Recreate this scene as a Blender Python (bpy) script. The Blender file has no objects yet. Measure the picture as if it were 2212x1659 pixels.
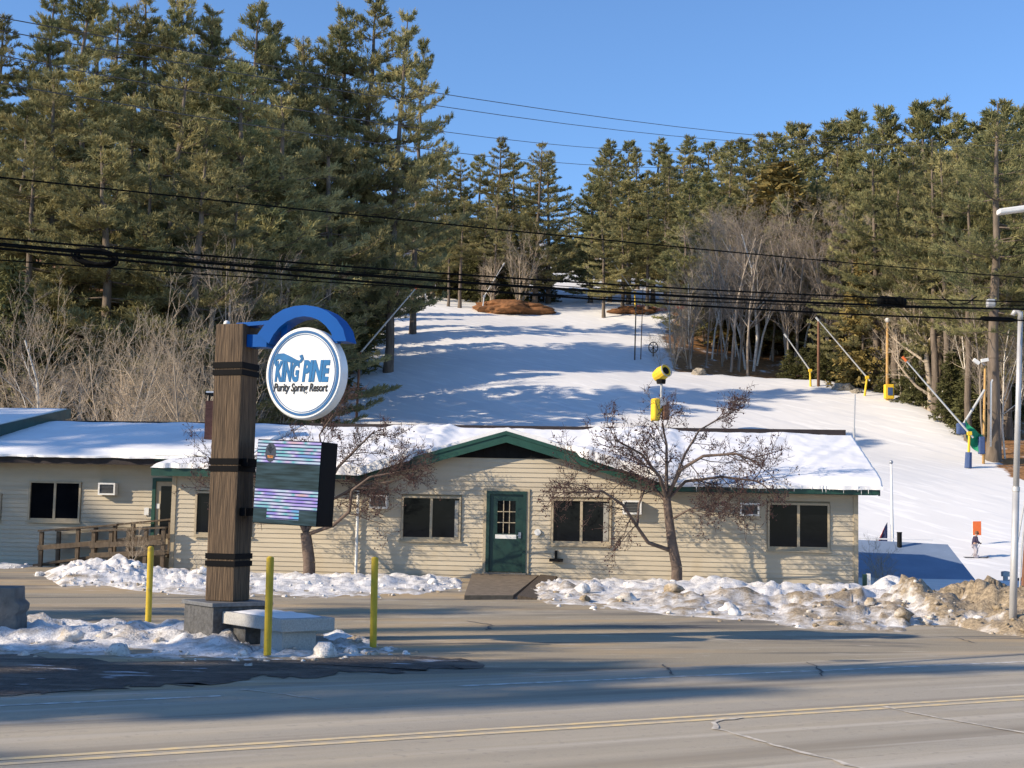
import bpy, bmesh, math, random
import numpy as np
from mathutils import Vector, Matrix, noise as mno
sc = bpy.context.scene
COL = sc.collection
# ------------------------------------------------------------------ camera
F, H = 3039.0, 1.75                      # focal length in px of a 2212 px wide picture, eye height above the lodge sill level
ROLL, PITCH = math.atan(.02), math.atan(280.5 / F)
cp, sp = math.cos(PITCH), math.sin(PITCH)
FWD, DN, RX = np.array([0, cp, sp]), np.array([0, sp, -cp]), np.array([1., 0, 0])
CAM = np.array([0, 0, H])
cr, sr = math.cos(ROLL), math.sin(ROLL)
cd = bpy.data.cameras.new('camera'); cam = bpy.data.objects.new('camera', cd); COL.objects.link(cam)
cd.sensor_width = 36; cd.lens = 36 * F / 2212; cd.clip_start = .1; cd.clip_end = 4000
xa = cr * RX - sr * DN; ya = -(sr * RX + cr * DN); za = -FWD
cam.matrix_world = Matrix(((xa[0], ya[0], za[0], CAM[0]), (xa[1], ya[1], za[1], CAM[1]), (xa[2], ya[2], za[2], CAM[2]), (0, 0, 0, 1)))
sc.camera = cam
# ------------------------------------------------------------------ light
SUN_EL = math.radians(25)
SUN_TO = Vector((-.934, -.358, 0)).normalized() * math.cos(SUN_EL) + Vector((0, 0, math.sin(SUN_EL)))
w = bpy.data.worlds.new('World'); sc.world = w; w.use_nodes = True
nt = w.node_tree; nt.nodes.clear()
sky = nt.nodes.new('ShaderNodeTexSky'); sky.sky_type = 'NISHITA'; sky.sun_disc = False
sky.sun_elevation = SUN_EL; sky.sun_rotation = math.atan2(SUN_TO.x, SUN_TO.y)
sky.altitude = 300; sky.air_density = 1.0; sky.dust_density = 0; sky.ozone_density = 6
bg = nt.nodes.new('ShaderNodeBackground'); bg.inputs['Strength'].default_value = .118
wo = nt.nodes.new('ShaderNodeOutputWorld')
tint = nt.nodes.new('ShaderNodeMixRGB'); tint.blend_type = 'MULTIPLY'; tint.inputs[0].default_value = 1; tint.inputs[2].default_value = (1.12, 1.14, 1.18, 1)
nt.links.new(sky.outputs[0], tint.inputs[1]); nt.links.new(tint.outputs[0], bg.inputs[0]); nt.links.new(bg.outputs[0], wo.inputs[0])
sl = bpy.data.lights.new('sun', 'SUN'); sl.energy = 4.5; sl.angle = math.radians(.53); sl.color = (1, .845, .64)
so = bpy.data.objects.new('sun', sl); COL.objects.link(so)
so.rotation_euler = SUN_TO.to_track_quat('Z', 'Y').to_euler(); so.location = (-60, -20, 60)
vs = sc.view_settings; vs.view_transform = 'Standard'; vs.look = 'None'; vs.gamma = 1; vs.use_curve_mapping = False
vs.exposure = .6
sc.cycles.max_bounces = 6; sc.cycles.diffuse_bounces = 3; sc.cycles.transparent_max_bounces = 6

# ------------------------------------------------------------------ geometry of the place
def ray(x, y):
    u, v = x - 1106, y - 829.5
    d = (u * cr + v * sr) * RX + (-u * sr + v * cr) * DN + F * FWD
    return d / d[1]
def P(x, y, D): return CAM + ray(x, y) * D
def ss(a, b, x):
    t = np.clip((x - a) / (b - a), 0, 1); return t * t * (3 - 2 * t)
def lot_z(x, y): return -.25 + .25 * ss(24, 35, y)
def terr(x, y):
    x = np.asarray(x, float); y = np.asarray(y, float)
    near = lot_z(x, y) - .04
    q = np.clip(y - 75, 0, 25)
    slope = -2.4 + .29 * q * q / 50 + .29 * np.clip(y - 100, 0, 1e9) - .05 * np.clip(y - 205, 0, 1e9) - .24 * np.clip(y - 430, 0, 1e9)
    k = ss(45, 58, y)
    z = near * (1 - k) + slope * k
    left = ss(-16, -40, x)
    z = z + left * (2.8 + 7.6 * ss(54, 80, y)) * ss(46, 60, y) + ss(-4, -16, x) * 2.2 * ss(46, 62, y) * ss(100, 80, y)
    # the crowned edge of the run: ground falls off into the right-hand woods
    edge = run_edge(y)
    over = np.clip(x - edge, 0, 14)
    z = z - .16 * over * ss(112, 140, y) * ss(260, 210, y)
    z = z + .35 * np.sin(x * .13 + y * .05) * ss(90, 120, y) + .22 * np.sin(y * .21 + x * .06 + 1) * ss(95, 120, y)
    return z
def run_edge(y): return np.interp(y, [100, 115, 132, 147, 157, 162, 185, 205, 400], [46, 40, 41, 40, 34, 18, 19, 24, 40])
def tz(x, y): return float(terr(x, y))
def hit(px, py, d0=50., d1=420.):
    r = ray(px, py); D = np.arange(d0, d1, .1)
    zz = terr(r[0] * D, D); b = np.nonzero(CAM[2] + r[2] * D <= zz)[0]
    D = D[b[0]] if len(b) else d1
    return np.array([r[0] * D, D, tz(r[0] * D, D)])
def G(px, py, z=-.25):
    d = ray(px, py); return CAM + d * ((z - H) / d[2])
LT = .12; ln = math.hypot(1, LT)
EX, EY = np.array([1, -LT, 0]) / ln, np.array([LT, 1, 0]) / ln
LO = np.array([-.2, 38.2, 0])
def LW(a, s, z): return LO + EX * a + EY * s + np.array([0, 0, z])
def LA(px, py, s=0):
    d = ray(px, py); o = LO + EY * s
    q = CAM + d * (((o - CAM) @ EY) / (d @ EY)); return (q - LO) @ EX, q[2]

# ------------------------------------------------------------------ materials
def mat(name, col, rough=.7, var=.25, scale=3., col2=None, spec=.3, bump=0, bscale=20., metal=0, rnd=0, coords='Object', stretch=(1, 1, 1), detail=6, lo=.35, hi=.65, trans=0):
    m = bpy.data.materials.new(name); m.use_nodes = True; n = m.node_tree; N = n.nodes; K = n.links
    b = N['Principled BSDF']; b.inputs['Roughness'].default_value = rough; b.inputs['Metallic'].default_value = metal
    b.inputs['Specular IOR Level'].default_value = spec
    tc = N.new('ShaderNodeTexCoord'); mp = N.new('ShaderNodeMapping'); mp.inputs['Scale'].default_value = stretch
    K.new(tc.outputs[coords], mp.inputs[0])
    nz = N.new('ShaderNodeTexNoise'); nz.inputs['Scale'].default_value = scale; nz.inputs['Detail'].default_value = detail
    K.new(mp.outputs[0], nz.inputs['Vector'])
    rp = N.new('ShaderNodeValToRGB'); rp.color_ramp.elements[0].position = lo; rp.color_ramp.elements[1].position = hi
    c2 = col2 or tuple(c * (1 - var) for c in col)
    rp.color_ramp.elements[0].color = (*c2, 1); rp.color_ramp.elements[1].color = (*col, 1)
    K.new(nz.outputs['Fac'], rp.inputs[0]); out = rp.outputs[0]
    if rnd:
        oi = N.new('ShaderNodeObjectInfo'); mr = N.new('ShaderNodeMapRange')
        mr.inputs['To Min'].default_value = 1 - rnd; mr.inputs['To Max'].default_value = 1 + rnd
        K.new(oi.outputs['Random'], mr.inputs[0])
        hs = N.new('ShaderNodeHueSaturation'); K.new(mr.outputs[0], hs.inputs['Value']); K.new(out, hs.inputs['Color']); out = hs.outputs[0]
    K.new(out, b.inputs['Base Color'])
    if bump:
        n2 = N.new('ShaderNodeTexNoise'); n2.inputs['Scale'].default_value = bscale; n2.inputs['Detail'].default_value = 5
        K.new(mp.outputs[0], n2.inputs['Vector'])
        bp = N.new('ShaderNodeBump'); bp.inputs['Strength'].default_value = bump; bp.inputs['Distance'].default_value = .05
        K.new(n2.outputs['Fac'], bp.inputs['Height']); K.new(bp.outputs[0], b.inputs['Normal'])
    if trans:
        t = N.new('ShaderNodeBsdfTranslucent'); K.new(out, t.inputs[0]); mx = N.new('ShaderNodeMixShader'); mx.inputs[0].default_value = trans
        K.new(b.outputs[0], mx.inputs[1]); K.new(t.outputs[0], mx.inputs[2]); K.new(mx.outputs[0], N['Material Output'].inputs[0])
    m['ramp'] = rp.name
    return m
def layer(m, col, scale, lo, hi, stretch=(1, 1, 1), amount=1., coords='Object', detail=5, off=0., rot=0.):
    """a further noise-masked tint (dirt, sand, wear, painted shadow bands on the road) over a material's colour"""
    n = m.node_tree; N = n.nodes; K = n.links; b = N['Principled BSDF']
    src = b.inputs['Base Color'].links[0].from_socket
    tc = N.new('ShaderNodeTexCoord'); mp = N.new('ShaderNodeMapping'); mp.inputs['Scale'].default_value = stretch
    mp.inputs['Location'].default_value = (off, off, off)
    if rot:
        m1 = N.new('ShaderNodeMapping'); m1.inputs['Rotation'].default_value = (0, 0, rot); K.new(tc.outputs[coords], m1.inputs[0]); K.new(m1.outputs[0], mp.inputs[0])
    else: K.new(tc.outputs[coords], mp.inputs[0])
    nz = N.new('ShaderNodeTexNoise'); nz.inputs['Scale'].default_value = scale; nz.inputs['Detail'].default_value = detail; K.new(mp.outputs[0], nz.inputs['Vector'])
    mr = N.new('ShaderNodeMapRange'); mr.inputs['From Min'].default_value = lo; mr.inputs['From Max'].default_value = hi; mr.inputs['To Max'].default_value = amount
    K.new(nz.outputs['Fac'], mr.inputs[0])
    mx = N.new('ShaderNodeMixRGB'); K.new(mr.outputs[0], mx.inputs[0]); K.new(src, mx.inputs[1]); mx.inputs[2].default_value = (*col, 1)
    K.new(mx.outputs[0], b.inputs['Base Color']); return mr
def attr_mix(m, attr, col, noise_scale=1.2, soft=.12):
    """the terrain's or bank's own second material, spread where a vertex weight says, with a ragged edge"""
    n = m.node_tree; N = n.nodes; K = n.links; b = N['Principled BSDF']; src = b.inputs['Base Color'].links[0].from_socket
    at = N.new('ShaderNodeAttribute'); at.attribute_name = attr
    tc = N.new('ShaderNodeTexCoord'); nz = N.new('ShaderNodeTexNoise'); nz.inputs['Scale'].default_value = noise_scale; nz.inputs['Detail'].default_value = 8; nz.inputs['Roughness'].default_value = .65
    K.new(tc.outputs['Object'], nz.inputs['Vector'])
    ad = N.new('ShaderNodeMath'); ad.operation = 'ADD'; K.new(at.outputs['Fac'], ad.inputs[0]); K.new(nz.outputs['Fac'], ad.inputs[1])
    mr = N.new('ShaderNodeMapRange'); mr.inputs['From Min'].default_value = 1 - soft; mr.inputs['From Max'].default_value = 1 + soft; K.new(ad.outputs[0], mr.inputs[0])
    n2 = N.new('ShaderNodeTexNoise'); n2.inputs['Scale'].default_value = noise_scale * 5; n2.inputs['Detail'].default_value = 6; K.new(tc.outputs['Object'], n2.inputs['Vector'])
    rp = N.new('ShaderNodeValToRGB'); rp.color_ramp.elements[0].color = (*[c * .45 for c in col], 1); rp.color_ramp.elements[1].color = (*[c * 1.25 for c in col], 1)
    rp.color_ramp.elements[0].position = .3; rp.color_ramp.elements[1].position = .7; K.new(n2.outputs['Fac'], rp.inputs[0])
    mx = N.new('ShaderNodeMixRGB'); K.new(mr.outputs[0], mx.inputs[0]); K.new(src, mx.inputs[1]); K.new(rp.outputs[0], mx.inputs[2]); K.new(mx.outputs[0], b.inputs['Base Color'])
M = {}
M['snow'] = mat('snow', (.86, .88, .92), .55, .05, .6, bump=.35, bscale=3, spec=.2)
M['roof_snow'] = mat('roof_snow', (.86, .85, .84), .5, .05, 1.5, bump=.22, bscale=4, spec=.2)
M['bank_snow'] = mat('bank_snow', (.8, .78, .75), .7, .4, 5, bump=.55, bscale=30, lo=.3, hi=.55, spec=.2)
attr_mix(M['bank_snow'], 'dirt', (.36, .285, .19), 3.2, .16)
layer(M['bank_snow'], (.16, .12, .08), 22, .62, .68, amount=.7)
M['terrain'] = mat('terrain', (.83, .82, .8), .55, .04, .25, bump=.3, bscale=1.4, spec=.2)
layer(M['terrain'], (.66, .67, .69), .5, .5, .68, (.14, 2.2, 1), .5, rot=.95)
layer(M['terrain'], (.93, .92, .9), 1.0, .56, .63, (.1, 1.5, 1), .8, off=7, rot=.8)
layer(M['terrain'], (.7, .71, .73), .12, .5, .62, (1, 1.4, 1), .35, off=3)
attr_mix(M['terrain'], 'litter', (.34, .18, .08), .5, .06)
M['road'] = mat('road', (.455, .405, .325), .85, .15, 60, bump=.35, bscale=250, spec=.15, lo=.3, hi=.7)
layer(M['road'], (.58, .485, .335), .9, .45, .7, (.12, 1.6, 1), .6, rot=-.49)
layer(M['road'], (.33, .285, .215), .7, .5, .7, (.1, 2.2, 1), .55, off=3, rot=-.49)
layer(M['road'], (.31, .27, .205), .35, .58, .72, (.5, 1, 1), .5, off=9)
layer(M['road'], (.22, .19, .15), 1.3, .54, .66, (.035, 1.1, 1), .6, off=21, rot=-.49)  # dark lengthwise streaks also put soft shadow bands into the asphalt colour
layer(M['road'], (.62, .56, .46), 2.2, .56, .7, (.05, 1.4, 1), .55, off=31, rot=-.49)
layer(M['road'], (.3, .27, .23), 9, .6, .7, amount=.5, off=5)
M['lot'] = mat('lot', (.4, .34, .245), .85, .25, 40, bump=.4, bscale=200, spec=.15)
layer(M['lot'], (.5, .36, .2), .5, .47, .62, (.3, 1.3, 1), .75, rot=-.2)
layer(M['lot'], (.5, .44, .35), .8, .5, .7, (.2, 1.6, 1), .6, off=4, rot=-.3)
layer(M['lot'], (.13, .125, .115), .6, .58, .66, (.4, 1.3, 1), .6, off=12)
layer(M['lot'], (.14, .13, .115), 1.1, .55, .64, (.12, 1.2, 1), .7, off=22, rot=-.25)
layer(M['lot'], (.6, .54, .44), 5, .62, .7, (.3, 1, 1), .5, off=33)
M['mud'] = mat('mud', (.1, .085, .07), .75, .5, 6, bump=1, bscale=18, spec=.3)
layer(M['mud'], (.5, .52, .55), 2.5, .64, .68, (.5, 1.8, 1), .8)
layer(M['mud'], (.2, .17, .13), 1.5, .5, .62, (.4, 1.5, 1), .8, off=5)
M['ramp_paving'] = mat('ramp_paving', (.23, .18, .125), .9, .35, 7, bump=.5, bscale=30)
M['yellow_line'] = mat('yellow_line', (.74, .57, .3), .8, .3, 7, col2=(.56, .47, .33), lo=.4, hi=.6)
M['white_line'] = mat('white_line', (.68, .66, .6), .8, .3, 7, col2=(.45, .41, .34), lo=.42, hi=.6)
M['crack'] = mat('crack', (.66, .6, .5), .9, .3, 12, col2=(.4, .36, .3), lo=.35, hi=.6)
M['dark_crack'] = mat('dark_crack', (.14, .13, .115), .9, .3, 12)
M['siding'] = mat('siding', (.5, .435, .325), .62, .12, 1.4, bump=.12, bscale=40, stretch=(.4, .4, 3), rnd=.05)
layer(M['siding'], (.42, .34, .22), 2.2, .55, .75, (1, 1, .3), .5)
M['wall'] = mat('wall', (.4, .33, .22), .7, .2, 3)
M['trim_tan'] = mat('trim_tan', (.42, .35, .24), .5, .15, 6)
M['green'] = mat('green', (.014, .066, .045), .45, .25, 3, spec=.4)
M['dark_green'] = mat('dark_green', (.015, .06, .042), .4, .3, 4, spec=.4)
M['door_green'] = mat('door_green', (.011, .04, .03), .4, .25, 5, spec=.45)
M['shingle'] = mat('shingle', (.028, .026, .028), .9, .3, 8, bump=.4, bscale=40)
M['ridge_metal'] = mat('ridge_metal', (.03, .022, .022), .6, .3, 4)
M['gable_dark'] = mat('gable_dark', (.007, .007, .007), .9, .3, 4)
M['white_paint'] = mat('white_paint', (.75, .74, .7), .5, .1, 8)
M['ac_grill'] = mat('ac_grill', (.25, .25, .24), .6, .2, 10)
M['steel'] = mat('steel', (.42, .43, .45), .45, .15, 5, metal=.5)
M['pole_grey'] = mat('pole_grey', (.5, .5, .5), .5, .15, 4, metal=.3)
M['glass'] = mat('glass', (.005, .006, .008), .06, .3, 1.5, spec=.14)
M['curtain'] = mat('curtain', (.35, .34, .3), .9, .2, 6, stretch=(8, 8, 1))
M['brick'] = mat('brick', (.19, .085, .06), .9, .35, 9, stretch=(1, 1, 3), bump=.4, bscale=30)
M['deck_wood'] = mat('deck_wood', (.14, .105, .072), .85, .4, 6, stretch=(3, 3, 1), bump=.3, bscale=30)
M['post_wood'] = mat('post_wood', (.14, .094, .056), .8, .5, 5, col2=(.05, .034, .022), stretch=(9, 9, .45), bump=.6, bscale=6, lo=.33, hi=.66)
M['black_band'] = mat('black_band', (.006, .006, .007), .6, .2, 5, spec=.06)
M['sign_blue'] = mat('sign_blue', (.002, .085, .34), .5, .12, 2, spec=.1)
M['sign_white'] = mat('sign_white', (.8, .8, .78), .3, .04, 1.5, spec=.5)
M['ring_blue'] = mat('ring_blue', (.02, .12, .3), .45, .1, 4)
M['letter_blue'] = mat('letter_blue', (.008, .15, .37), .45, .2, 5)
M['letter_black'] = mat('letter_black', (.012, .012, .014), .5, .2, 5)
M['dark_granite'] = mat('dark_granite', (.1, .1, .1), .65, .45, 14, bump=.3, bscale=30)
M['cap_granite'] = mat('cap_granite', (.16, .165, .17), .5, .3, 20)
M['light_granite'] = mat('light_granite', (.46, .45, .42), .7, .25, 45, bump=.2, bscale=40)
M['concrete'] = mat('concrete', (.17, .165, .155), .85, .35, 4, bump=.4, bscale=20)
M['bollard_yellow'] = mat('bollard_yellow', (.56, .4, .035), .5, .2, 5, spec=.3)
layer(M['bollard_yellow'], (.3, .22, .06), 6, .62, .7, amount=.7)
M['gun_yellow'] = mat('gun_yellow', (.85, .55, .04), .6, .15, 4)
M['orange'] = mat('orange', (.75, .16, .04), .6, .1, 4)
M['navy'] = mat('navy', (.02, .03, .085), .8, .2, 5)
M['pad_blue'] = mat('pad_blue', (.06, .1, .22), .7, .2, 5)
M['tarp_green'] = mat('tarp_green', (.01, .24, .12), .55, .15, 3, bump=.4, bscale=6)
M['cable'] = mat('cable', (.006, .006, .006), .7, .2, 5, spec=.04)
M['wire'] = mat('wire', (.05, .05, .055), .5, .2, 5)
M['lance'] = mat('lance', (.55, .55, .53), .5, .15, 4, metal=.2)
M['rust_wood'] = mat('rust_wood', (.2, .1, .06), .85, .3, 5)
M['yellow_wood'] = mat('yellow_wood', (.55, .33, .12), .7, .2, 4)
M['birch'] = mat('birch', (.66, .61, .53), .8, .4, 2.2, stretch=(1, 1, 3), lo=.3, hi=.5)
M['pine_bark'] = mat('pine_bark', (.19, .15, .115), .9, .45, 1.5, stretch=(3, 3, .5), bump=.6, bscale=5)
M['grey_bark'] = mat('grey_bark', (.46, .38, .29), .9, .35, 1.2, stretch=(2, 2, .5), rnd=.2)
M['twig'] = mat('twig', (.5, .405, .295), .9, .3, 1, rnd=.2)
M['dark_bark'] = mat('dark_bark', (.36, .3, .24), .9, .35, 1.2, stretch=(2, 2, .5), rnd=.25)
M['red_twig'] = mat('red_twig', (.33, .275, .22), .9, .3, 1, rnd=.2)
M['needles'] = mat('needles', (.42, .365, .165), .75, .5, .55, col2=(.18, .185, .09), rnd=.24, trans=.22, spec=.15, lo=.36, hi=.64)
M['needles_dark'] = mat('needles_dark', (.33, .3, .13), .75, .5, .5, col2=(.145, .16, .075), rnd=.22, trans=.22, spec=.15)
M['hemlock'] = mat('hemlock', (.135, .135, .055), .8, .4, .8, rnd=.2, trans=.15, spec=.1)
M['cedar'] = mat('cedar', (.26, .2, .07), .8, .4, .8, rnd=.15, trans=.12, spec=.1)
M['crab_bark'] = mat('crab_bark', (.17, .125, .1), .9, .4, 6, bump=.5, bscale=25)
M['crab_twig'] = mat('crab_twig', (.1, .066, .056), .9, .3, 6)
M['fruit'] = mat('fruit', (.075, .03, .028), .5, .4, 8)
M['rock'] = mat('rock', (.33, .29, .23), .9, .3, 3, bump=.5, bscale=8)
M['mound'] = mat('mound', (.26, .12, .05), .95, .5, 1.6, bump=.6, bscale=6)
M['blue_roof'] = mat('blue_roof', (.2, .26, .36), .5, .15, 1.2, spec=.4)
layer(M['blue_roof'], (.5, .55, .65), 14, .66, .72, amount=.25)
M['brown_roof'] = mat('brown_roof', (.06, .05, .05), .8, .3, 4)
M['jacket'] = mat('jacket', (.045, .035, .07), .85, .2, 8)
M['pants'] = mat('pants', (.4, .38, .42), .85, .25, 6)
M['skin'] = mat('skin', (.45, .28, .2), .6, .1, 5)
M['ski'] = mat('ski', (.08, .08, .09), .4, .2, 5)
M['red_net'] = mat('red_net', (.4, .07, .05), .8, .2, 5)
M['flag_red'] = mat('flag_red', (.45, .04, .06), .8, .2, 5)

# ------------------------------------------------------------------ object helpers
def tag(o, label=None, cat=None, group=None, kind=None):
    if label: o['label'] = label
    if cat: o['category'] = cat
    if group: o['group'] = group
    if kind: o['kind'] = kind
    return o
def empty(name, loc, label=None, cat=None, group=None, rz=0):
    o = bpy.data.objects.new(name, None); o.empty_display_size = .3; COL.objects.link(o)
    o.location = [float(v) for v in loc]; o.rotation_euler = (0, 0, rz); return tag(o, label, cat, group)
def me_np(name, V, Fs, mats, mi=None, smooth=False):
    me = bpy.data.meshes.new(name)
    V = np.asarray(V, np.float32)
    if isinstance(Fs, np.ndarray): Fs = [Fs]
    Fs = [f for f in Fs if len(f)]
    me.vertices.add(len(V)); me.vertices.foreach_set('co', V.ravel())
    nl = sum(f.size for f in Fs); npoly = sum(len(f) for f in Fs)
    me.loops.add(nl); me.loops.foreach_set('vertex_index', np.concatenate([f.ravel() for f in Fs]).astype(np.int32))
    me.polygons.add(npoly)
    st = []; k = 0
    for f in Fs: st.append(np.arange(len(f)) * f.shape[1] + k); k += f.size
    me.polygons.foreach_set('loop_start', np.concatenate(st).astype(np.int32))
    for m_ in mats: me.materials.append(m_)
    if mi is not None: me.polygons.foreach_set('material_index', np.asarray(mi, np.int32))
    me.polygons.foreach_set('use_smooth', np.full(npoly, smooth))
    me.update(calc_edges=True); me.validate(); return me
def link(name, me, parent=None, loc=None):
    o = bpy.data.objects.new(name, me); COL.objects.link(o)
    if parent is not None: o.parent = parent
    if loc is not None: o.location = [float(v) for v in loc]
    return o
class MB:
    def __init__(s): s.v = []; s.f = []; s.m = []
    def add(s, v, f, m=0):
        k = len(s.v); s.v += [tuple(map(float, p)) for p in v]; s.f += [tuple(i + k for i in q) for q in f]; s.m += [m] * len(f); return s
    def hexa(s, p, m=0):   # 8 points: bottom 4 then top 4
        return s.add(p, [(3, 2, 1, 0), (4, 5, 6, 7), (0, 1, 5, 4), (1, 2, 6, 5), (2, 3, 7, 6), (3, 0, 4, 7)], m)
    def box(s, c, d, m=0, rz=0, X=None, Y=None, Z=None):
        X = np.array((math.cos(rz), math.sin(rz), 0)) if X is None else np.array(X); Y = np.array((-math.sin(rz), math.cos(rz), 0)) if Y is None else np.array(Y); Z = np.array((0, 0, 1.)) if Z is None else np.array(Z)
        c = np.array(c, float); h = np.array(d) / 2
        return s.hexa([c + X * h[0] * i + Y * h[1] * j + Z * h[2] * k for k in (-1, 1) for i, j in ((-1, -1), (1, -1), (1, 1), (-1, 1))], m)
    def tube(s, pts, r, n=8, m=0, caps=True):
        pts = [np.array(p, float) for p in pts]; R = r if hasattr(r, '__len__') else [r] * len(pts); k = len(s.v)
        prev = None
        for i, p in enumerate(pts):
            t = pts[min(i + 1, len(pts) - 1)] - pts[max(i - 1, 0)]; t = t / (np.linalg.norm(t) + 1e-9)
            if prev is None: a = np.cross(t, (0, 0, 1) if abs(t[2]) < .9 else (1, 0, 0))
            else: a = prev - t * (prev @ t)
            a = a / np.linalg.norm(a); prev = a; b = np.cross(t, a)
            s.v += [tuple(p + R[i] * (math.cos(q) * a + math.sin(q) * b)) for q in np.arange(n) * 2 * math.pi / n]
        for i in range(len(pts) - 1):
            for j in range(n): s.f.append((k + i * n + j, k + i * n + (j + 1) % n, k + (i + 1) * n + (j + 1) % n, k + (i + 1) * n + j)); s.m.append(m)
        if caps:
            s.f.append(tuple(k + j for j in reversed(range(n)))); s.m.append(m)
            s.f.append(tuple(k + (len(pts) - 1) * n + j for j in range(n))); s.m.append(m)
        return s
    def prism(s, poly, o, U, Vv, N, d, m=0):   # polygon (u,v) list extruded by d along N
        n = len(poly); a = [np.array(o) + np.array(U) * p[0] + np.array(Vv) * p[1] for p in poly]; b = [q + np.array(N) * d for q in a]
        return s.add(a + b, [tuple(range(n)), tuple(reversed(range(n, 2 * n)))] + [(i, i + n, (i + 1) % n + n, (i + 1) % n) for i in range(n)], m)
    def ball(s, c, r, m=0, nu=8, nv=6, sc_=(1, 1, 1)):
        v = []; c = np.array(c)
        for i in range(nv + 1):
            for j in range(nu):
                th = math.pi * i / nv; ph = 2 * math.pi * j / nu
                v.append(c + r * np.array((math.sin(th) * math.cos(ph) * sc_[0], math.sin(th) * math.sin(ph) * sc_[1], math.cos(th) * sc_[2])))
        return s.add(v, [(i * nu + j, i * nu + (j + 1) % nu, (i + 1) * nu + (j + 1) % nu, (i + 1) * nu + j) for i in range(nv) for j in range(nu)], m)
    def build(s, name, mats, parent=None, smooth=False, bevel=0, world=True):
        me = bpy.data.meshes.new(name); me.from_pydata(s.v, [], s.f)
        mats = mats if isinstance(mats, (list, tuple)) else [mats]
        for m_ in mats: me.materials.append(m_)
        me.polygons.foreach_set('material_index', s.m)
        bm = bmesh.new(); bm.from_mesh(me); bmesh.ops.recalc_face_normals(bm, faces=bm.faces); bm.to_mesh(me); bm.free()
        if smooth:
            me.polygons.foreach_set('use_smooth', [True] * len(me.polygons))
        o = link(name, me, parent)
        if parent is not None and world:          # vertices given in world space
            o.matrix_parent_inverse = chain(parent).inverted()
        if bevel:
            b = o.modifiers.new('bevel', 'BEVEL'); b.width = bevel; b.segments = 2; b.limit_method = 'ANGLE'
        return o
def chain(o):
    m = Matrix.Identity(4)
    while o is not None:
        l = Matrix.LocRotScale(o.location, o.rotation_euler, o.scale)
        m = l @ m if o.parent is None else (o.matrix_parent_inverse @ l) @ m
        o = o.parent
    return m
def grid(name, xs, ys, zf, m, uvmask=None, attr=None, smooth=True):
    X, Y = np.meshgrid(xs, ys); Z = zf(X, Y); V = np.stack([X, Y, Z], -1).reshape(-1, 3)
    nx, ny = len(xs), len(ys); I = np.arange(nx * ny).reshape(ny, nx)
    Q = np.stack([I[:-1, :-1], I[:-1, 1:], I[1:, 1:], I[1:, :-1]], -1).reshape(-1, 4)
    if uvmask is not None:
        c = V[Q].mean(1); Q = Q[uvmask(c[:, 0], c[:, 1])]
    me = me_np(name, V, Q, [m], smooth=smooth)
    if attr:
        for k, fn in attr.items():
            a = me.attributes.new(k, 'FLOAT', 'POINT'); a.data.foreach_set('value', fn(V[:, 0], V[:, 1]).astype(np.float32))
    return me
def inside(poly):
    poly = np.array(poly)
    def f(x, y):
        r = np.zeros(x.shape, bool); n = len(poly); j = n - 1
        for i in range(n):
            xi, yi = poly[i]; xj, yj = poly[j]
            r ^= ((yi > y) != (yj > y)) & (x < (xj - xi) * (y - yi) / (yj - yi + 1e-12) + xi); j = i
        return r
    return f
def sheet(name, poly, lift, m, step=.5, kind='structure'):
    p = np.array(poly); bmx = bmesh.new()
    fc = bmx.faces.new([bmx.verts.new((q[0], q[1], 0)) for q in poly])
    for ax, (lo, hi) in enumerate(((p[:, 0].min(), p[:, 0].max()), (p[:, 1].min(), p[:, 1].max()))):
        for c in np.arange(math.floor(lo) + step, hi, step if ax else step * 4):
            co = (c, 0, 0) if ax == 0 else (0, c, 0); no = (1, 0, 0) if ax == 0 else (0, 1, 0)
            bmesh.ops.bisect_plane(bmx, geom=bmx.verts[:] + bmx.edges[:] + bmx.faces[:], plane_co=co, plane_no=no)
    for v in bmx.verts: v.co.z = float(lot_z(v.co.x, v.co.y)) + lift
    bmesh.ops.recalc_face_normals(bmx, faces=bmx.faces)
    if sum(f.normal.z for f in bmx.faces) < 0: bmesh.ops.reverse_faces(bmx, faces=bmx.faces)
    me = bpy.data.meshes.new(name); bmx.to_mesh(me); bmx.free(); me.materials.append(m)
    o = link(name, me); return tag(o, kind=kind) if kind else o

# ------------------------------------------------------------------ ground
def litter(x, y):
    edge = np.interp(y, [60, 100, 115, 132, 147, 157, 162, 185, 205, 400], [60, 46, 39.5, 40.5, 39.5, 33.5, 17, 18, 22, 40])
    l = np.clip(ss(-15.5, -18.5, x), 0, 1) * ss(50, 58, y); r = ss(edge, edge + 2.5, x) * ss(100, 108, y)
    top = ss(203, 207, y) * (1 - ss(-20, -18, -np.abs(x - (11 + (y - 205) * .1)) * 2.6)) * ((x < 200))
    orange = ss(-17, -20, x) * ss(110, 90, y) * ss(52, 58, y)
    return .62 * np.clip(l + r, 0, 1) + .25 * orange - .1 * (l + r == 0)
xs = np.concatenate([np.arange(-420, -60, 12.), np.arange(-60, 70, 1.), np.arange(70, 430, 12.)])
ys = np.concatenate([np.arange(-90, 44, 4.), np.arange(44, 250, 1.), np.arange(250, 900, 14.)])
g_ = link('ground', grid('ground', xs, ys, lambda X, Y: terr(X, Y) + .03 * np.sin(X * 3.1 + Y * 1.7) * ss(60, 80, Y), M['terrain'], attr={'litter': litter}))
tag(g_, 'snow covered ground rising into the ski run and wooded hillsides', kind='structure')
yd = np.array([math.cos(math.radians(28.3)), math.sin(math.radians(28.3))]); yn = np.array([-yd[1], yd[0]])
Y0 = G(1106, 1578)[:2]
def rd(s, t): return tuple(Y0 + yd * s + yn * t)
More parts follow.
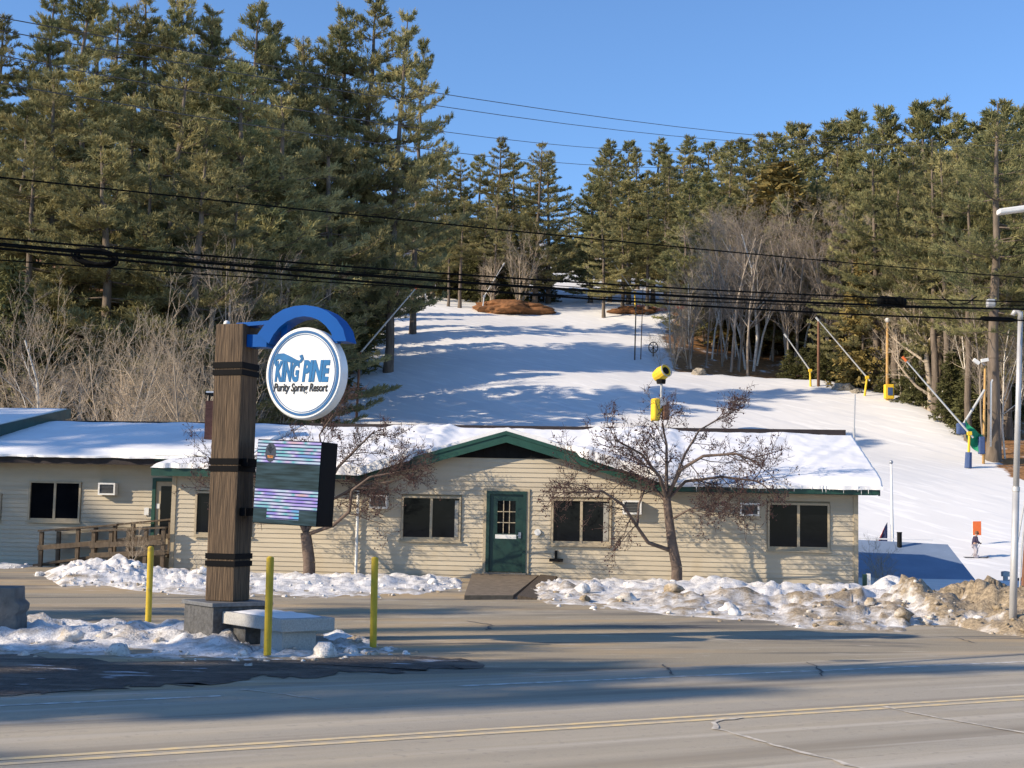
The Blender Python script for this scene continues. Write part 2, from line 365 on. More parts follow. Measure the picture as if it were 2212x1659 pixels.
sheet('parking_lot', [rd(-70, 3.5), rd(70, 3.5), (70, 62), (13, 39), (12, 36.5), (-40, 44), (-70, 44)], 0.0, M['lot'], 1.0)
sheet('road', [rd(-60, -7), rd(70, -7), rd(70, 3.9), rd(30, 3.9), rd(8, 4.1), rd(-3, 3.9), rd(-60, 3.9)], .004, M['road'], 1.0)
def strip(name, pts, wd, lift, m, seed=0, wob=0.):
    rg = random.Random(seed); L = []; R = []
    for i, p in enumerate(pts):
        p = np.array(p); d = np.array(pts[min(i + 1, len(pts) - 1)]) - np.array(pts[max(i - 1, 0)]); d = d / np.linalg.norm(d); n_ = np.array((-d[1], d[0]))
        ww = wd * (1 + rg.uniform(-wob, wob)) / 2; L.append(p + n_ * ww); R.append(p - n_ * ww)
    V = [(q[0], q[1], float(lot_z(q[0], q[1])) + lift) for q in L + R]; n_ = len(pts)
    me = bpy.data.meshes.new(name); me.from_pydata(V, [], [(i + n_, i + n_ + 1, i + 1, i) for i in range(n_ - 1)]); me.materials.append(m)
    return tag(link(name, me), kind='structure')
for t in (.11, -.11): strip('yellow_road_line', [rd(s, t) for s in np.arange(-60, 70, 1.)], .1, .008, M['yellow_line'])
# edge line is worn away left of the driveway mouth
strip('white_road_line', [rd(s, 3.15 - .012 * s) for s in np.arange(1.0, 70, 1.)], .11, .008, M['white_line'])
strip('white_road_line', [rd(s, 3.2) for s in np.arange(-6, -1.2, .6)], .09, .008, M['white_line'])
def crack(pix, wd, m, seed):
    rg = random.Random(seed); pts = [G(*p)[:2] for p in pix]; out = []
    for a, b in zip(pts[:-1], pts[1:]):
        n_ = max(2, int(np.linalg.norm(b - a) / .12))
        for i in range(n_): out.append(a + (b - a) * i / n_ + np.array((rg.gauss(0, .018), rg.gauss(0, .018))))
    strip('road_crack', out + [pts[-1]], wd, .012, m, seed, .6)
crack([(1600, 1553), (1560, 1557), (1540, 1563), (1550, 1577), (1620, 1597), (1710, 1622), (1790, 1642), (1870, 1665)], .05, M['crack'], 1)
crack([(1900, 1527), (1990, 1545), (2100, 1565), (2230, 1588)], .045, M['crack'], 2)
crack([(1432, 1437), (1442, 1447), (1455, 1459)], .03, M['dark_crack'], 3)
crack([(1742, 1432), (1760, 1440), (1772, 1450), (1775, 1462)], .03, M['dark_crack'], 4)
crack([(520, 1490), (600, 1500), (690, 1512)], .03, M['crack'], 6)
crack([(1680, 1320), (1684, 1332), (1700, 1340)], .03, M['dark_crack'], 8)
crack([(2060, 1378), (2085, 1384), (2105, 1390)], .03, M['dark_crack'], 9)
crack([(1010, 1345), (1060, 1352), (1050, 1362)], .04, M['dark_crack'], 10)
# muddy broken shoulder in front of the snow bank: ragged sheet
rg = random.Random(4); mp = []
for i, (px, py) in enumerate([(-300, 1440), (0, 1415), (300, 1430), (620, 1425), (850, 1415), (1010, 1425), (1035, 1437), (960, 1447), (860, 1455), (760, 1452), (650, 1468), (560, 1462), (430, 1480), (300, 1482), (170, 1492), (40, 1500), (-60, 1506), (-320, 1525)]):
    q = G(px, py); mp.append((q[0], q[1]))
mp2 = []
for a, b in zip(mp, mp[1:] + mp[:1]):
    for i in range(6):
        t = i / 6; mp2.append((a[0] + (b[0] - a[0]) * t + rg.gauss(0, .1), a[1] + (b[1] - a[1]) * t + rg.gauss(0, .1)))
sheet('muddy_shoulder', mp2, .008, M['mud'], .8)

# ------------------------------------------------------------------ lodge
def lodge_box(mb, a0, a1, s0, s1, z0, z1, m=0):
    return mb.hexa([LW(a, s, z) for z in (z0, z1) for a, s in ((a0, s0), (a1, s0), (a1, s1), (a0, s1))], m)
def lpart(name, args, m, parent, bevel=0):
    mb = MB()
    for q in (args if isinstance(args[0], (list, tuple)) else [args]): lodge_box(mb, *q)
    return mb.build(name, m, parent, bevel=bevel)
GA, GZ, GS = .12, 3.93, .285            # gable peak position, deck height and slope
lodge = empty('lodge_building', LW(0, 0, 0), 'long single-storey tan clapboard lodge with snowy roof, green gable and green door', 'building')
wall = MB()
lodge_box(wall, -9.2, 9.37, .04, .2, -.3, 2.75); lodge_box(wall, 9.17, 9.33, .2, 13, -1.5, 2.75); lodge_box(wall, -9.2, -9.04, .2, 13, -.3, 2.75); lodge_box(wall, -9.04, 9.17, 12.8, 13, -1.5, 2.75)
wall.prism([(-3.6, 2.75), (3.9, 2.75), (GA, GZ - .17)], LW(0, .04, 0), EX, (0, 0, 1), EY, .16)
wall = wall.build('wall', M['wall'], lodge)
OPEN = [(-2.7, -1.17, 1.02, 2.13), (1.4, 2.9, 1.0, 2.13), (7.13, 8.63, .98, 2.13), (-8.52, -7.0, 1.02, 2.15), (-.4, .65, .12, 2.33)]
AC = [(-3.62, -3.12, 1.82, 2.19), (3.26, 3.76, 1.8, 2.17), (6.35, 6.85, 1.82, 2.16)]
def courses(a0, a1, s0, z0, z1, pitch, openings, parent, limit=None):
    z = z0
    while z < z1:
        zt = min(z + pitch, z1 + .02)
        lo, hi = a0, a1
        if limit: lo, hi = limit((z + zt) / 2, a0, a1)
        cuts = [(lo, hi)]
        for (b0, b1, c0, c1) in openings:
            if c0 - .06 < (z + zt) / 2 < c1 + .06:
                nc = []
                for p, q in cuts:
                    if b1 <= p or b0 >= q: nc.append((p, q)); continue
                    if b0 - .07 > p: nc.append((p, b0 - .07))
                    if b1 + .07 < q: nc.append((b1 + .07, q))
                cuts = nc
        for p, q in cuts:
            if q - p < .03: continue
            mb = MB().hexa([LW(p, s0 - .033, z), LW(q, s0 - .033, z), LW(q, s0 + .03, z), LW(p, s0 + .03, z), LW(p, s0 - .008, zt), LW(q, s0 - .008, zt), LW(q, s0 + .03, zt), LW(p, s0 + .03, zt)])
            mb.build('siding_plank', M['siding'], parent)
        z += pitch
def glimit(z, a0, a1):
    if z < 2.78: return a0, a1
    h = (GZ - .2 - z) / GS; return max(a0, GA - h), min(a1, GA + h)
courses(-9.17, 9.33, .01, -.05, 3.24, .127, OPEN, wall, glimit)
lpart('corner_trim', [(9.3, 9.42, -.05, .1, -.1, 2.75)], M['trim_tan'], lodge)
lpart('corner_trim', [(-9.26, -9.14, -.05, .1, -.1, 2.75)], M['trim_tan'], lodge)
# dark boarded gable head
gb = MB(); gb.prism([(GA - (GZ - .2 - 3.25) / GS, 3.25), (GA + (GZ - .2 - 3.25) / GS, 3.25), (GA, GZ - .2)], LW(0, -.03, 0), EX, (0, 0, 1), EY, .05); gb.build('gable_panel', M['gable_dark'], lodge)
for k in range(-4, 5): lpart('gable_batten', (GA + k * .32 - .02, GA + k * .32 + .02, -.045, -.03, 3.25, GZ - .24 - abs(k) * .32 * GS), M['gable_dark'], lodge)
def window(b, s, parent, curtain=None, mull=.5):
    a0, a1, z0, z1 = b; f = MB(); t = .055
    for q in ((a0 - t, a0, z0 - t, z1 + t), (a1, a1 + t, z0 - t, z1 + t), (a0, a1, z0 - t, z0), (a0, a1, z1, z1 + t)): lodge_box(f, q[0], q[1], s - .06, s + .06, q[2], q[3])
    fr = f.build('window', M['trim_tan'], parent)
    mid = a0 + (a1 - a0) * mull
    sash = MB(); lodge_box(sash, mid - .035, mid + .035, s - .04, s + .02, z0, z1)
    lodge_box(sash, a0, mid - .035, s - .025, s + .02, z0, z0 + .05); lodge_box(sash, mid + .035, a1, s - .03, s + .02, z0, z0 + .06)
    sash.build('sash', M['trim_tan'], fr)
    lpart('pane', (a0 + .002, mid - .037, s - .005, s + .012, z0 + .052, z1 - .002), M['glass'], fr); lpart('pane', (mid + .037, a1 - .002, s - .01, s + .012, z0 + .062, z1 - .002), M['glass'], fr)
    lpart('window_sill', (a0 - .1, a1 + .1, s - .1, s - .06, z0 - .085, z0 - .045), M['trim_tan'], fr)
    if curtain: lpart('curtain', (a1 - curtain, a1 - .02, s - .016, s - .012, z0 + .07, z1 - .05), M['curtain'], fr)
    return fr
for b, c in zip(OPEN[:4], (.12, .16, None, None)): window(b, 0, lodge, c)
def ac(b, s, parent):
    a0, a1, z0, z1 = b; t = .045
    body = lpart('air_conditioner', (a0 + .01, a1 - .01, s - .2, s + .1, z0 + .01, z1 - .01), M['ac_grill'], parent)
    f = MB()
    for q in ((a0, a0 + t, z0, z1), (a1 - t, a1, z0, z1), (a0 + t, a1 - t, z0, z0 + t), (a0 + t, a1 - t, z1 - t, z1)): lodge_box(f, q[0], q[1], s - .23, s - .02, q[2], q[3])
    f.build('casing', M['white_paint'], body)
    g2 = MB()
    for k in range(1, 7): lodge_box(g2, a0 + t, a1 - t, s - .215, s - .205, z0 + t + k * (z1 - z0 - 2 * t) / 7 - .008, z0 + t + k * (z1 - z0 - 2 * t) / 7 + .008)
    g2.build('grille', M['gable_dark'], body)
for b in AC: ac(b, -.02, lodge)
# front door
dz0, dz1 = .2, 2.27
fr = MB()
for q in ((-.42, -.33, dz0 - .05, 2.36), (.58, .67, dz0 - .05, 2.36), (-.33, .58, 2.27, 2.36)): lodge_box(fr, q[0], q[1], -.07, .06, q[2], q[3])
lpart('door_trim', [(-.5, -.42, -.05, .04, .1, 2.43), (.67, .75, -.05, .04, .1, 2.43), (-.42, .67, -.05, .04, 2.36, 2.43)], M['trim_tan'], lodge)
fr.build('door_frame', M['door_green'], lodge)
door = lpart('door', [(-.33, .58, -.015, .035, dz0, 1.22), (-.33, -.12, -.015, .035, 1.22, 2.27), (.37, .58, -.015, .035, 1.22, 2.27), (-.12, .37, -.015, .035, 2.1, 2.27)], M['door_green'], lodge)
lpart('door_glazing_bar', [(-.12 + .163 * k - .011, -.12 + .163 * k + .011, -.022, .0, 1.22, 2.1) for k in (1, 2)] + [(-.12, .37, -.0245, -.0225, 1.22 + .293 * k - .011, 1.22 + .293 * k + .011) for k in (1, 2)], M['trim_tan'], door)
for i in range(3):
    for j in range(3): lpart('pane', (-.12 + .163 * i + .002, -.12 + .163 * (i + 1) - .002, .002, .012, 1.22 + .293 * j + .002, 1.22 + .293 * (j + 1) - .002), M['glass'], door)
lpart('door_notice', (-.17, .4, -.02, -.016, 1.08, 1.19), M['white_paint'], door)
lpart('handle', [(.46, .53, -.04, -.016, 1.1, 1.26), (.43, .53, -.075, -.04, 1.16, 1.185)], M['steel'], door)
lpart('threshold', (-.45, .7, -.2, .04, .1, .17), M['concrete'], lodge)
MB().tube([LW(-3.96, -.1, 2.3), LW(-3.96, -.1, -.05)], .04, 8).build('downspout', M['white_paint'], lodge)
lpart('wall_tap', [(1.46, 1.52, -.16, 0, .55, .8), (1.32, 1.68, -.2, -.06, .5, .58)], M['gable_dark'], lodge)
MB().tube([LW(.98, -.07, 1.27), LW(.98, -.03, 1.27)], .09, 12).build('wall_lamp', M['white_paint'], lodge)
# roof deck and snow as height fields over the (a, s) plan
RZ = 4.42; RS = 7.0
def eave(a): return 2.62 + .2 * ss(0, -6, a)
def gmask(a): return ss(-4.7, -4.2, a) * ss(4.9, 4.4, a)
def deck_h(a, s):
    main = eave(a) + (RZ - eave(a)) * (s + .52) / (RS + .52)
    return np.maximum(main, np.where(s > -9, GZ - GS * np.abs(a - GA) * (1 + .012 * np.abs(a - GA)), -9))
def slab(name, hf, A, S, th, m, parent, edge=None, bot=None):
    """solid made from a height field over plan grid A x S with a ragged front edge"""
    AA, SS = np.meshgrid(A, S)
    if edge is not None: SS = SS + edge(AA) * np.clip(1 - (SS - S[0]) / 1.4, 0, 1)
    top = hf(AA, SS); low = (bot(AA, SS) if bot else top - th)
    def w_(z): return LO + AA[..., None] * EX + SS[..., None] * EY + z[..., None] * np.array([0, 0, 1.])
    V = np.concatenate([w_(top).reshape(-1, 3), w_(low).reshape(-1, 3)]); ny, nx = AA.shape; n_ = nx * ny; I = np.arange(n_).reshape(ny, nx)
    Q = np.stack([I[:-1, :-1], I[:-1, 1:], I[1:, 1:], I[1:, :-1]], -1).reshape(-1, 4)
    per = np.concatenate([I[0, :], I[1:, -1], I[-1, -2::-1], I[-2:0:-1, 0]]); nx_ = np.roll(per, -1)
    side = np.stack([per, per + n_, nx_ + n_, nx_], -1)
    me = me_np(name, V, np.concatenate([Q, Q[:, ::-1] + n_, side]), [m], smooth=False)
    if 'snow' in name: me.polygons.foreach_set('use_smooth', np.arange(len(me.polygons)) < len(Q))
    o = link(name, me, parent); o.matrix_parent_inverse = chain(parent).inverted(); return o
def nz1(a, sc_, seed): return np.vectorize(lambda q: mno.noise(Vector((q * sc_, seed, .3))))(a)
def nz2(a, b, sc_, seed): return np.vectorize(lambda p, q: mno.fractal(Vector((p * sc_, q * sc_, seed)), 1., 2., 4))(a, b)
gsl = lambda a: deck_h(a, 0)
# front pieces: main slope left and right of gable overhang at s=-.52, the gable itself projects to s=-.62
roof = slab('roof', lambda a, s: deck_h(a, s), np.linspace(-7.3, 9.9, 120), np.concatenate([[-.52, -.42], np.linspace(-.3, RS, 16)]), .1, M['shingle'], lodge, lambda a: .17 * gmask(a))
back = MB(); back.hexa([LW(-7.3, RS, RZ - .1), LW(9.9, RS, RZ - .1), LW(9.9, RS + 7, 2.5), LW(-7.3, RS + 7, 2.5), LW(-7.3, RS, RZ), LW(9.9, RS, RZ), LW(9.9, RS + 7, 2.6), LW(-7.3, RS + 7, 2.6)]); back.build('rear_roof', M['shingle'], lodge)
er = np.random.RandomState(3)
def snow_top(a, s):
    th = .16 + .05 * nz2(a, s, .5, 4.) + .025 * nz2(a, s, 1.6, 9.)
    gs = gmask(a) * (1 - ss(-2.6, -2.1, a) * ss(2.3, 1.7, a))
    th = (th + .1 * gs + .07 * gs * nz2(a, s, 2.2, 3.)) * (.2 + .6 * gs + (.8 - .6 * gs) * ss(-.525, -.25, s))
    th = th * ss(RS - .12, RS - .7, s) + .012
    th = th * (1 - .93 * ss(8.55, 9.35, a + .25 * np.sin(s * 5)) * ss(5.9, 6.6, s))      # bare shingle at the ridge end
    return deck_h(a, s) + th
def snow_edge(a):
    e = -.12 + .11 * nz1(a, 1.3, 2.) + .04 * nz1(a, 4.3, 5.)
    bare = ss(-2.6, -2.1, a) * ss(2.3, 1.7, a)       # fascia swept clear round the gable peak
    return e * (1 - bare) + .4 * bare + .06 * gmask(a)
sn = slab('roof_snow', snow_top, np.linspace(-7.28, 9.98, 300), np.concatenate([[-.52, -.515, -.49, -.42], np.linspace(-.3, RS - .1, 60)]), .2, M['roof_snow'], lodge, snow_edge, bot=lambda a, s: deck_h(a, s) + .003 - .05 * (s < -.52))
# gable fascias and eave fascias
def fascia(a0, a1, s, dz0, dz1, m, parent, name='fascia'):
    n_ = 14; mb = MB(); A = np.linspace(a0, a1, n_)
    Z = deck_h(A, np.full(n_, s + .02))
    for i in range(n_ - 1):
        mb.hexa([LW(A[i], s - .03, Z[i] + dz0), LW(A[i + 1], s - .03, Z[i + 1] + dz0), LW(A[i + 1], s, Z[i + 1] + dz0), LW(A[i], s, Z[i] + dz0), LW(A[i], s - .03, Z[i] + dz1), LW(A[i + 1], s - .03, Z[i + 1] + dz1), LW(A[i + 1], s, Z[i + 1] + dz1), LW(A[i], s, Z[i] + dz1)])
    return mb.build(name, m, parent)
fascia(GA, 4.3, -.352, -.27, .0, M['green'], lodge); fascia(-4.1, GA, -.352, -.27, .0, M['green'], lodge)
fascia(GA, 4.3, -.382, -.06, .04, M['green'], lodge, 'fascia_trim'); fascia(-4.1, GA, -.382, -.06, .04, M['green'], lodge, 'fascia_trim')
fascia(4.3, 9.88, -.522, -.2, -.005, M['dark_green'], lodge); fascia(-7.28, -4.2, -.522, -.2, -.005, M['dark_green'], lodge)
lpart('soffit', [(4.3, 9.85, -.5, -.05, 2.42, 2.44), (-7.25, -4.2, -.5, -.05, 2.6, 2.62)], M['gable_dark'], lodge)
MB().hexa([LW(9.87, -.52, 2.4), LW(9.92, -.52, 2.4), LW(9.92, RS, RZ - .22), LW(9.87, RS, RZ - .22), LW(9.87, -.52, 2.6), LW(9.92, -.52, 2.6), LW(9.92, RS, RZ - .01), LW(9.87, RS, RZ - .01)]).build('rake_board', M['dark_green'], lodge)
MB().prism([(.2, 2.75), (12.9, 2.75), (RS, RZ - .15)], LW(9.17, 0, 0), EY, (0, 0, 1), EX, .16).build('end_gable', M['wall'], lodge)
lpart('ridge_cap', (-7.3, 9.9, RS - .1, RS + .1, RZ - .02, RZ + .15), M['ridge_metal'], lodge)
ic = MB(); rg = random.Random(8)
for a in np.arange(5.2, 9.9, .09):
    if rg.random() < .6:
        l = rg.uniform(.04, .22); ic.tube([LW(a, -.62 - rg.uniform(-.06, .06), 2.64), LW(a, -.62, 2.64 - l)], [.016, .002], 5, caps=False)
tag(ic.build('icicles', M['roof_snow'], lodge), kind='stuff')
# porch roof over the side entrance
def porch_h(a, s): return 2.83 + .16 * (s + .52)
slab('porch_roof', porch_h, np.linspace(-9.66, -7.3, 20), np.linspace(-.52, 1.6, 6), .1, M['shingle'], lodge)
slab('porch_snow', lambda a, s: porch_h(a, s) + (.13 + .04 * nz2(a, s, 1., 2.)) * ss(-9.72, -9.5, a) + .01, np.linspace(-9.7, -7.31, 50), np.linspace(-.52, 1.5, 24), .1, M['roof_snow'], lodge, lambda a: -.1 + .09 * nz1(a, 4., 7.), bot=lambda a, s: porch_h(a, s) + .003)
lpart('fascia', [(-9.68, -7.3, -.55, -.522, 2.6, 2.825), (-9.7, -9.66, -.52, 1.6, 2.62, 2.85)], M['dark_green'], lodge)

# ------------------------------------------------------------------ annex at the left
AS = 1.5
annex = empty('annex_building', LW(-15, AS, 0), 'tan clapboard annex with snow roof joining the left end of the lodge', 'building')
aw = MB(); lodge_box(aw, -26, -9.21, AS + .04, AS + .2, -.2, 3.15); lodge_box(aw, -26, -25.8, AS + .2, 13, -.2, 3.15); lodge_box(aw, -25.8, -9.21, 12.8, 13, -.2, 3.15)
aw = aw.build('wall', M['wall'], annex)
AOP = [(-14.1, -12.62, 1.3, 2.38), (-10.35, -9.4, .5, 2.5), (-16.2, -15.05, 1.3, 2.0)]
courses(-22, -9.27, AS + .01, .0, 3.12, .127, AOP, aw)
window(AOP[0], AS, annex); window(AOP[2], AS, annex)
ac((-11.96, -11.45, 2.06, 2.41), AS - .02, annex)
fr = lpart('door_frame', [(-10.4, -10.3, AS - .06, AS + .06, .45, 2.58), (-9.45, -9.35, AS - .06, AS + .06, .45, 2.58), (-10.3, -9.45, AS - .06, AS + .06, 2.48, 2.58)], M['green'], annex)
dd = lpart('door', [(-10.3, -9.45, AS - .01, AS + .03, .5, 2.48)], M['trim_tan'], annex)
lpart('pane', (-10.15, -9.6, AS - .02, AS - .012, .9, 2.35), M['glass'], dd)
lpart('door_notice', (-10.28, -10.17, AS - .03, AS - .012, 1.7, 1.84), M['white_paint'], dd)
lpart('notice_board', (-10.62, -10.48, AS - .06, AS - .03, 1.5, 1.72), M['white_paint'], annex)
def an_h(a, s): return 3.14 + (4.45 - 3.14) * (s - .8) / (RS - .8)
slab('roof', an_h, np.linspace(-26, -7.3, 30), np.linspace(.8, RS, 8), .12, M['shingle'], annex)
slab('roof_snow', lambda a, s: an_h(a, s) + (.3 + .7 * ss(.79, 1.1, s)) * (.16 + .05 * nz2(a, s, .6, 8.)) * ss(RS, RS - .6, s) * (1 - .95 * ss(-8.9, -8.2, a + .3 * np.sin(s * 3)) * ss(2.3, 1.2, s)) + .01, np.linspace(-26, -7.4, 220), np.linspace(.8, RS - .05, 44), .1, M['roof_snow'], annex,
     lambda a: -.16 + .12 * nz1(a, 1.3, 3.) + .05 * nz1(a, 4., 1.), bot=lambda a, s: an_h(a, s) + .003)
lpart('fascia', [(-26, -8.0, .765, .797, 2.93, 3.13)], M['ridge_metal'], annex)  # near-black puts the shade under the snow overhang into the fascia colour
lpart('soffit', [(-26, -9.3, .8, AS, 2.96, 2.98)], M['gable_dark'], annex)
lpart('entry_fascia', [(-10.1, -8.6, .74, .764, 3.06, 3.2)], M['green'], annex)
lpart('entry_fascia', [(-10.1, -8.6, .73, .764, 3.2, 3.24)], M['white_paint'], annex)
lpart('ridge_cap', (-26, -7.4, RS - .07, RS + .07, 4.42, 4.56), M['ridge_metal'], annex)
bk = MB(); bk.hexa([LW(-26, RS, 4.3), LW(-7.3, RS, 4.3), LW(-7.3, 14, 2.6), LW(-26, 14, 2.6), LW(-26, RS, 4.42), LW(-7.3, RS, 4.42), LW(-7.3, 14, 2.7), LW(-26, 14, 2.7)]); bk.build('rear_roof', M['shingle'], annex)
# brick chimney with flue cap
ch0 = LA(440, 970, 3.2)[0]
chim = lpart('chimney', (ch0, ch0 + .62, 3.2, 3.9, 3.2, 4.98), M['brick'], annex)
lpart('flue', [(ch0 + .06, ch0 + .1, 3.3, 3.34, 4.98, 5.17), (ch0 + .5, ch0 + .54, 3.3, 3.34, 4.98, 5.17), (ch0 + .2, ch0 + .42, 3.4, 3.6, 4.98, 5.1), (ch0 - .02, ch0 + .64, 3.15, 3.95, 5.17, 5.22)], M['gable_dark'], chim)
lpart('snow_cap', (ch0, ch0 + .6, 3.2, 3.9, 5.223, 5.27), M['roof_snow'], chim)
# higher wing whose snowy roof crosses the top of the annex
wing = empty('wing_building', LW(-18, 5, 0), 'building wing at the far left with dark rake board over snow roof', 'building')
def wg_h(a, s): return 3.85 + (5.0 - 3.85) * (s - 1.5) / (8 - 1.5)
wr_ = -15.95
slab('roof', wg_h, np.linspace(-30, wr_, 10), np.linspace(2.2, 8, 8), .12, M['shingle'], wing)
slab('roof_snow', lambda a, s: wg_h(a, s) + .05 + .02 * nz2(a, s, 1., 8.), np.linspace(-30, wr_ - .1, 60), np.linspace(2.2, 7.9, 24), .1, M['roof_snow'], wing, bot=lambda a, s: wg_h(a, s) + .003)
MB().hexa([LW(wr_ - .06, 2.2, wg_h(0, 2.2) - .3), LW(wr_ + .02, 2.2, wg_h(0, 2.2) - .3), LW(wr_ + .02, 8, wg_h(0, 8) - .3), LW(wr_ - .06, 8, wg_h(0, 8) - .3), LW(wr_ - .06, 2.2, wg_h(0, 2.2) + .03), LW(wr_ + .02, 2.2, wg_h(0, 2.2) + .03), LW(wr_ + .02, 8, wg_h(0, 8) + .03), LW(wr_ - .06, 8, wg_h(0, 8) + .03)]).build('rake_board', M['dark_green'], wing)
lpart('wall', [(-30, wr_ - .4, 2.6, 2.8, 2.5, 3.8), (wr_ - .4, wr_ - .25, 2.6, 8, 2.5, 3.85)], M['wall'], wing)

# ------------------------------------------------------------------ entrance ramp, deck and railing
rp = MB(); q0, q1 = G(1003, 1288, -.02), G(1108, 1288, -.02)
rp.hexa([LW(-.75, -.22, -.1), LW(1.05, -.22, -.1), (q1[0], q1[1], -.2), (q0[0], q0[1], -.2), LW(-.75, -.22, .14), LW(1.05, -.22, .14), (q1[0], q1[1], .0), (q0[0], q0[1], .0)])
er_ = empty('entry_ramp', LW(.1, -3, 0), 'brown paved ramp sloping down from the green lodge door', 'ramp')
rp.build('paving', M['ramp_paving'], er_)
cb = MB(); e0 = LW(1.1, -.25, 0); cb.hexa([e0 + (0, 0, -.1), e0 + (.45, 0, -.1), (q1[0] + .55, q1[1], -.2), (q1[0] + .1, q1[1], -.2), e0 + (0, 0, .16), e0 + (.45, 0, .12), (q1[0] + .5, q1[1], -.06), (q1[0] + .1, q1[1], .0)]); cb.build('edging', M['deck_wood'], er_)
dk = empty('wooden_deck', LW(-10.5, .5, 0), 'weathered wooden entry ramp with plank railings beside the annex', 'deck')
db = MB()
for k in range(9): lodge_box(db, -9.35 - (k + 1) * .2, -9.36 - k * .2, -.25, 1.38, .4, .45)
db.build('floor_board', M['deck_wood'], dk)
MB().hexa([LW(-13.4, .35, .0), LW(-11.2, .35, .34), LW(-11.2, 1.3, .34), LW(-13.4, 1.3, .0), LW(-13.4, .35, .06), LW(-11.2, .35, .42), LW(-11.2, 1.3, .42), LW(-13.4, 1.3, .06)]).build('ramp_floor', M['deck_wood'], dk)
def rail(p, q, s, zb, nposts, rails=(.0, -.3, -.58), wid=.14):
    (a0, z0), (a1, z1) = p, q
    for i in range(nposts):
        t = i / (nposts - 1); a = a0 + (a1 - a0) * t; z = z0 + (z1 - z0) * t
        lpart('post', (a - .05, a + .05, s - .05, s + .05, zb[0] + (zb[1] - zb[0]) * t, z), M['deck_wood'], dk)
    for k, d in enumerate(rails):
        h = wid if k else .05; sd = -.075 if k else -.1; se = -.051 if k else .06
        zz = .002 if k == 0 else 0
        MB().hexa([LW(a0 - .08, s + sd, z0 + d - h * (k > 0) + zz), LW(a1 + .08, s + sd, z1 + d - h * (k > 0) + zz), LW(a1 + .08, s + se, z1 + d - h * (k > 0) + zz), LW(a0 - .08, s + se, z0 + d - h * (k > 0) + zz),
                   LW(a0 - .08, s + sd, z0 + d + h * (k == 0) + zz), LW(a1 + .08, s + sd, z1 + d + h * (k == 0) + zz), LW(a1 + .08, s + se, z1 + d + h * (k == 0) + zz), LW(a0 - .08, s + se, z0 + d + h * (k == 0) + zz)]).build('rail', M['deck_wood'], dk)
rail((-11.35, 1.02), (-9.35, 1.16), -.3, (-.05, 0), 5)
rail((-13.15, .98), (-11.0, 1.2), .3, (-.05, .0), 3, (.0, -.38))
rail((-13.1, .98), (-9.75, 1.38), 1.3, (.0, .3), 4, (.0, -.38))

# ------------------------------------------------------------------ roadside sign
TH = math.radians(20)
T = np.array([math.cos(TH), -math.sin(TH), 0]); NN = np.array([-math.sin(TH), -math.cos(TH), 0]); Zv = np.array([0, 0, 1.])
PC = np.array([-4.27, 21.65, 0]); PW = .487
sign = empty('roadside_sign', PC + (0, 0, -.25), 'tall wooden post sign with blue arch, round white sign and LED screen', 'sign')
def SP(px, py, off=0.):      # pixel -> (t, z) in the sign's own plane
    d = ray(px, py); o = PC + NN * off; q = CAM + d * (((o - CAM) @ NN) / (d @ NN)); return (q - PC) @ T, q[2]
zt = 4.57
MB().box(PC + Zv * (.35 + zt) / 2, (PW, PW, zt - .35), X=T, Y=-NN).build('post', M['post_wood'], sign, bevel=.02)
for (y0, y1) in ((782, 795), (798, 810), (990, 1003), (1006, 1018), (1196, 1208), (1212, 1224)):
    z1 = SP(495, y0, PW / 2)[1]; z0 = SP(495, y1, PW / 2)[1]
    MB().box(PC + Zv * (z0 + z1) / 2, (PW + .03, PW + .03, z1 - z0), X=T, Y=-NN).build('band', M['black_band'], sign)
# plinth follows the bench orientation
A1 = np.array([-.63, .777, 0]); B1 = np.array([.777, .63, 0])
MB().box(PC + Zv * .015, (.95, .95, .55), X=B1, Y=A1).build('plinth', M['dark_granite'], sign, bevel=.015)
MB().box(PC + Zv * .32, (1.02, 1.02, .06), X=B1, Y=A1).build('plinth_cap', M['cap_granite'], sign, bevel=.01)
# arch: band of constant section swept over a half circle, with two arms back to the post
ctr = SP(656, 745, .0); AD = .34
def apt(px, py): t, z = SP(px, py, AD / 2); return (t, z)
outer = [apt(*p) for p in [(556, 722), (572, 700), (590, 682), (612, 668), (636, 661), (660, 659), (686, 663), (708, 673), (727, 689), (741, 710), (748, 737)]]
inner = [apt(*p) for p in [(722, 737), (715, 719), (703, 703), (688, 691), (672, 685), (656, 683), (638, 686), (620, 694), (604, 706), (591, 722), (580, 742)]]
arch = MB(); n_ = len(outer)
po = PC + NN * AD / 2
ringo = [po + T * p[0] + Zv * p[1] for p in outer]; ringi = [po + T * p[0] + Zv * p[1] for p in reversed(inner)]
for i in range(n_ - 1):
    a, b, c, d = ringo[i], ringo[i + 1], ringi[i + 1], ringi[i]
    arch.hexa([a, b, c, d] + [q - NN * AD for q in (a, b, c, d)])
arch = arch.build('arch', M['sign_blue'], sign)
bm = bmesh.new(); bm.from_mesh(arch.data); bmesh.ops.remove_doubles(bm, verts=bm.verts, dist=.002); bm.to_mesh(arch.data); bm.free()
def armbox(p, q, h, m='sign_blue', name='arm', dep=AD * .8):
    (t0, z0), (t1, z1) = p, q; mb = MB(); o1 = PC + NN * dep / 2
    pts = [o1 + T * t0 + Zv * (z0 - h), o1 + T * t1 + Zv * (z1 - h), o1 + T * t1 + Zv * z1, o1 + T * t0 + Zv * z0]
    mb.hexa(pts + [q_ - NN * dep for q_ in pts]); return mb.build(name, M[m], sign)
armbox(apt(508, 697), apt(585, 691), .06); armbox(apt(531, 722), apt(574, 722), .19)
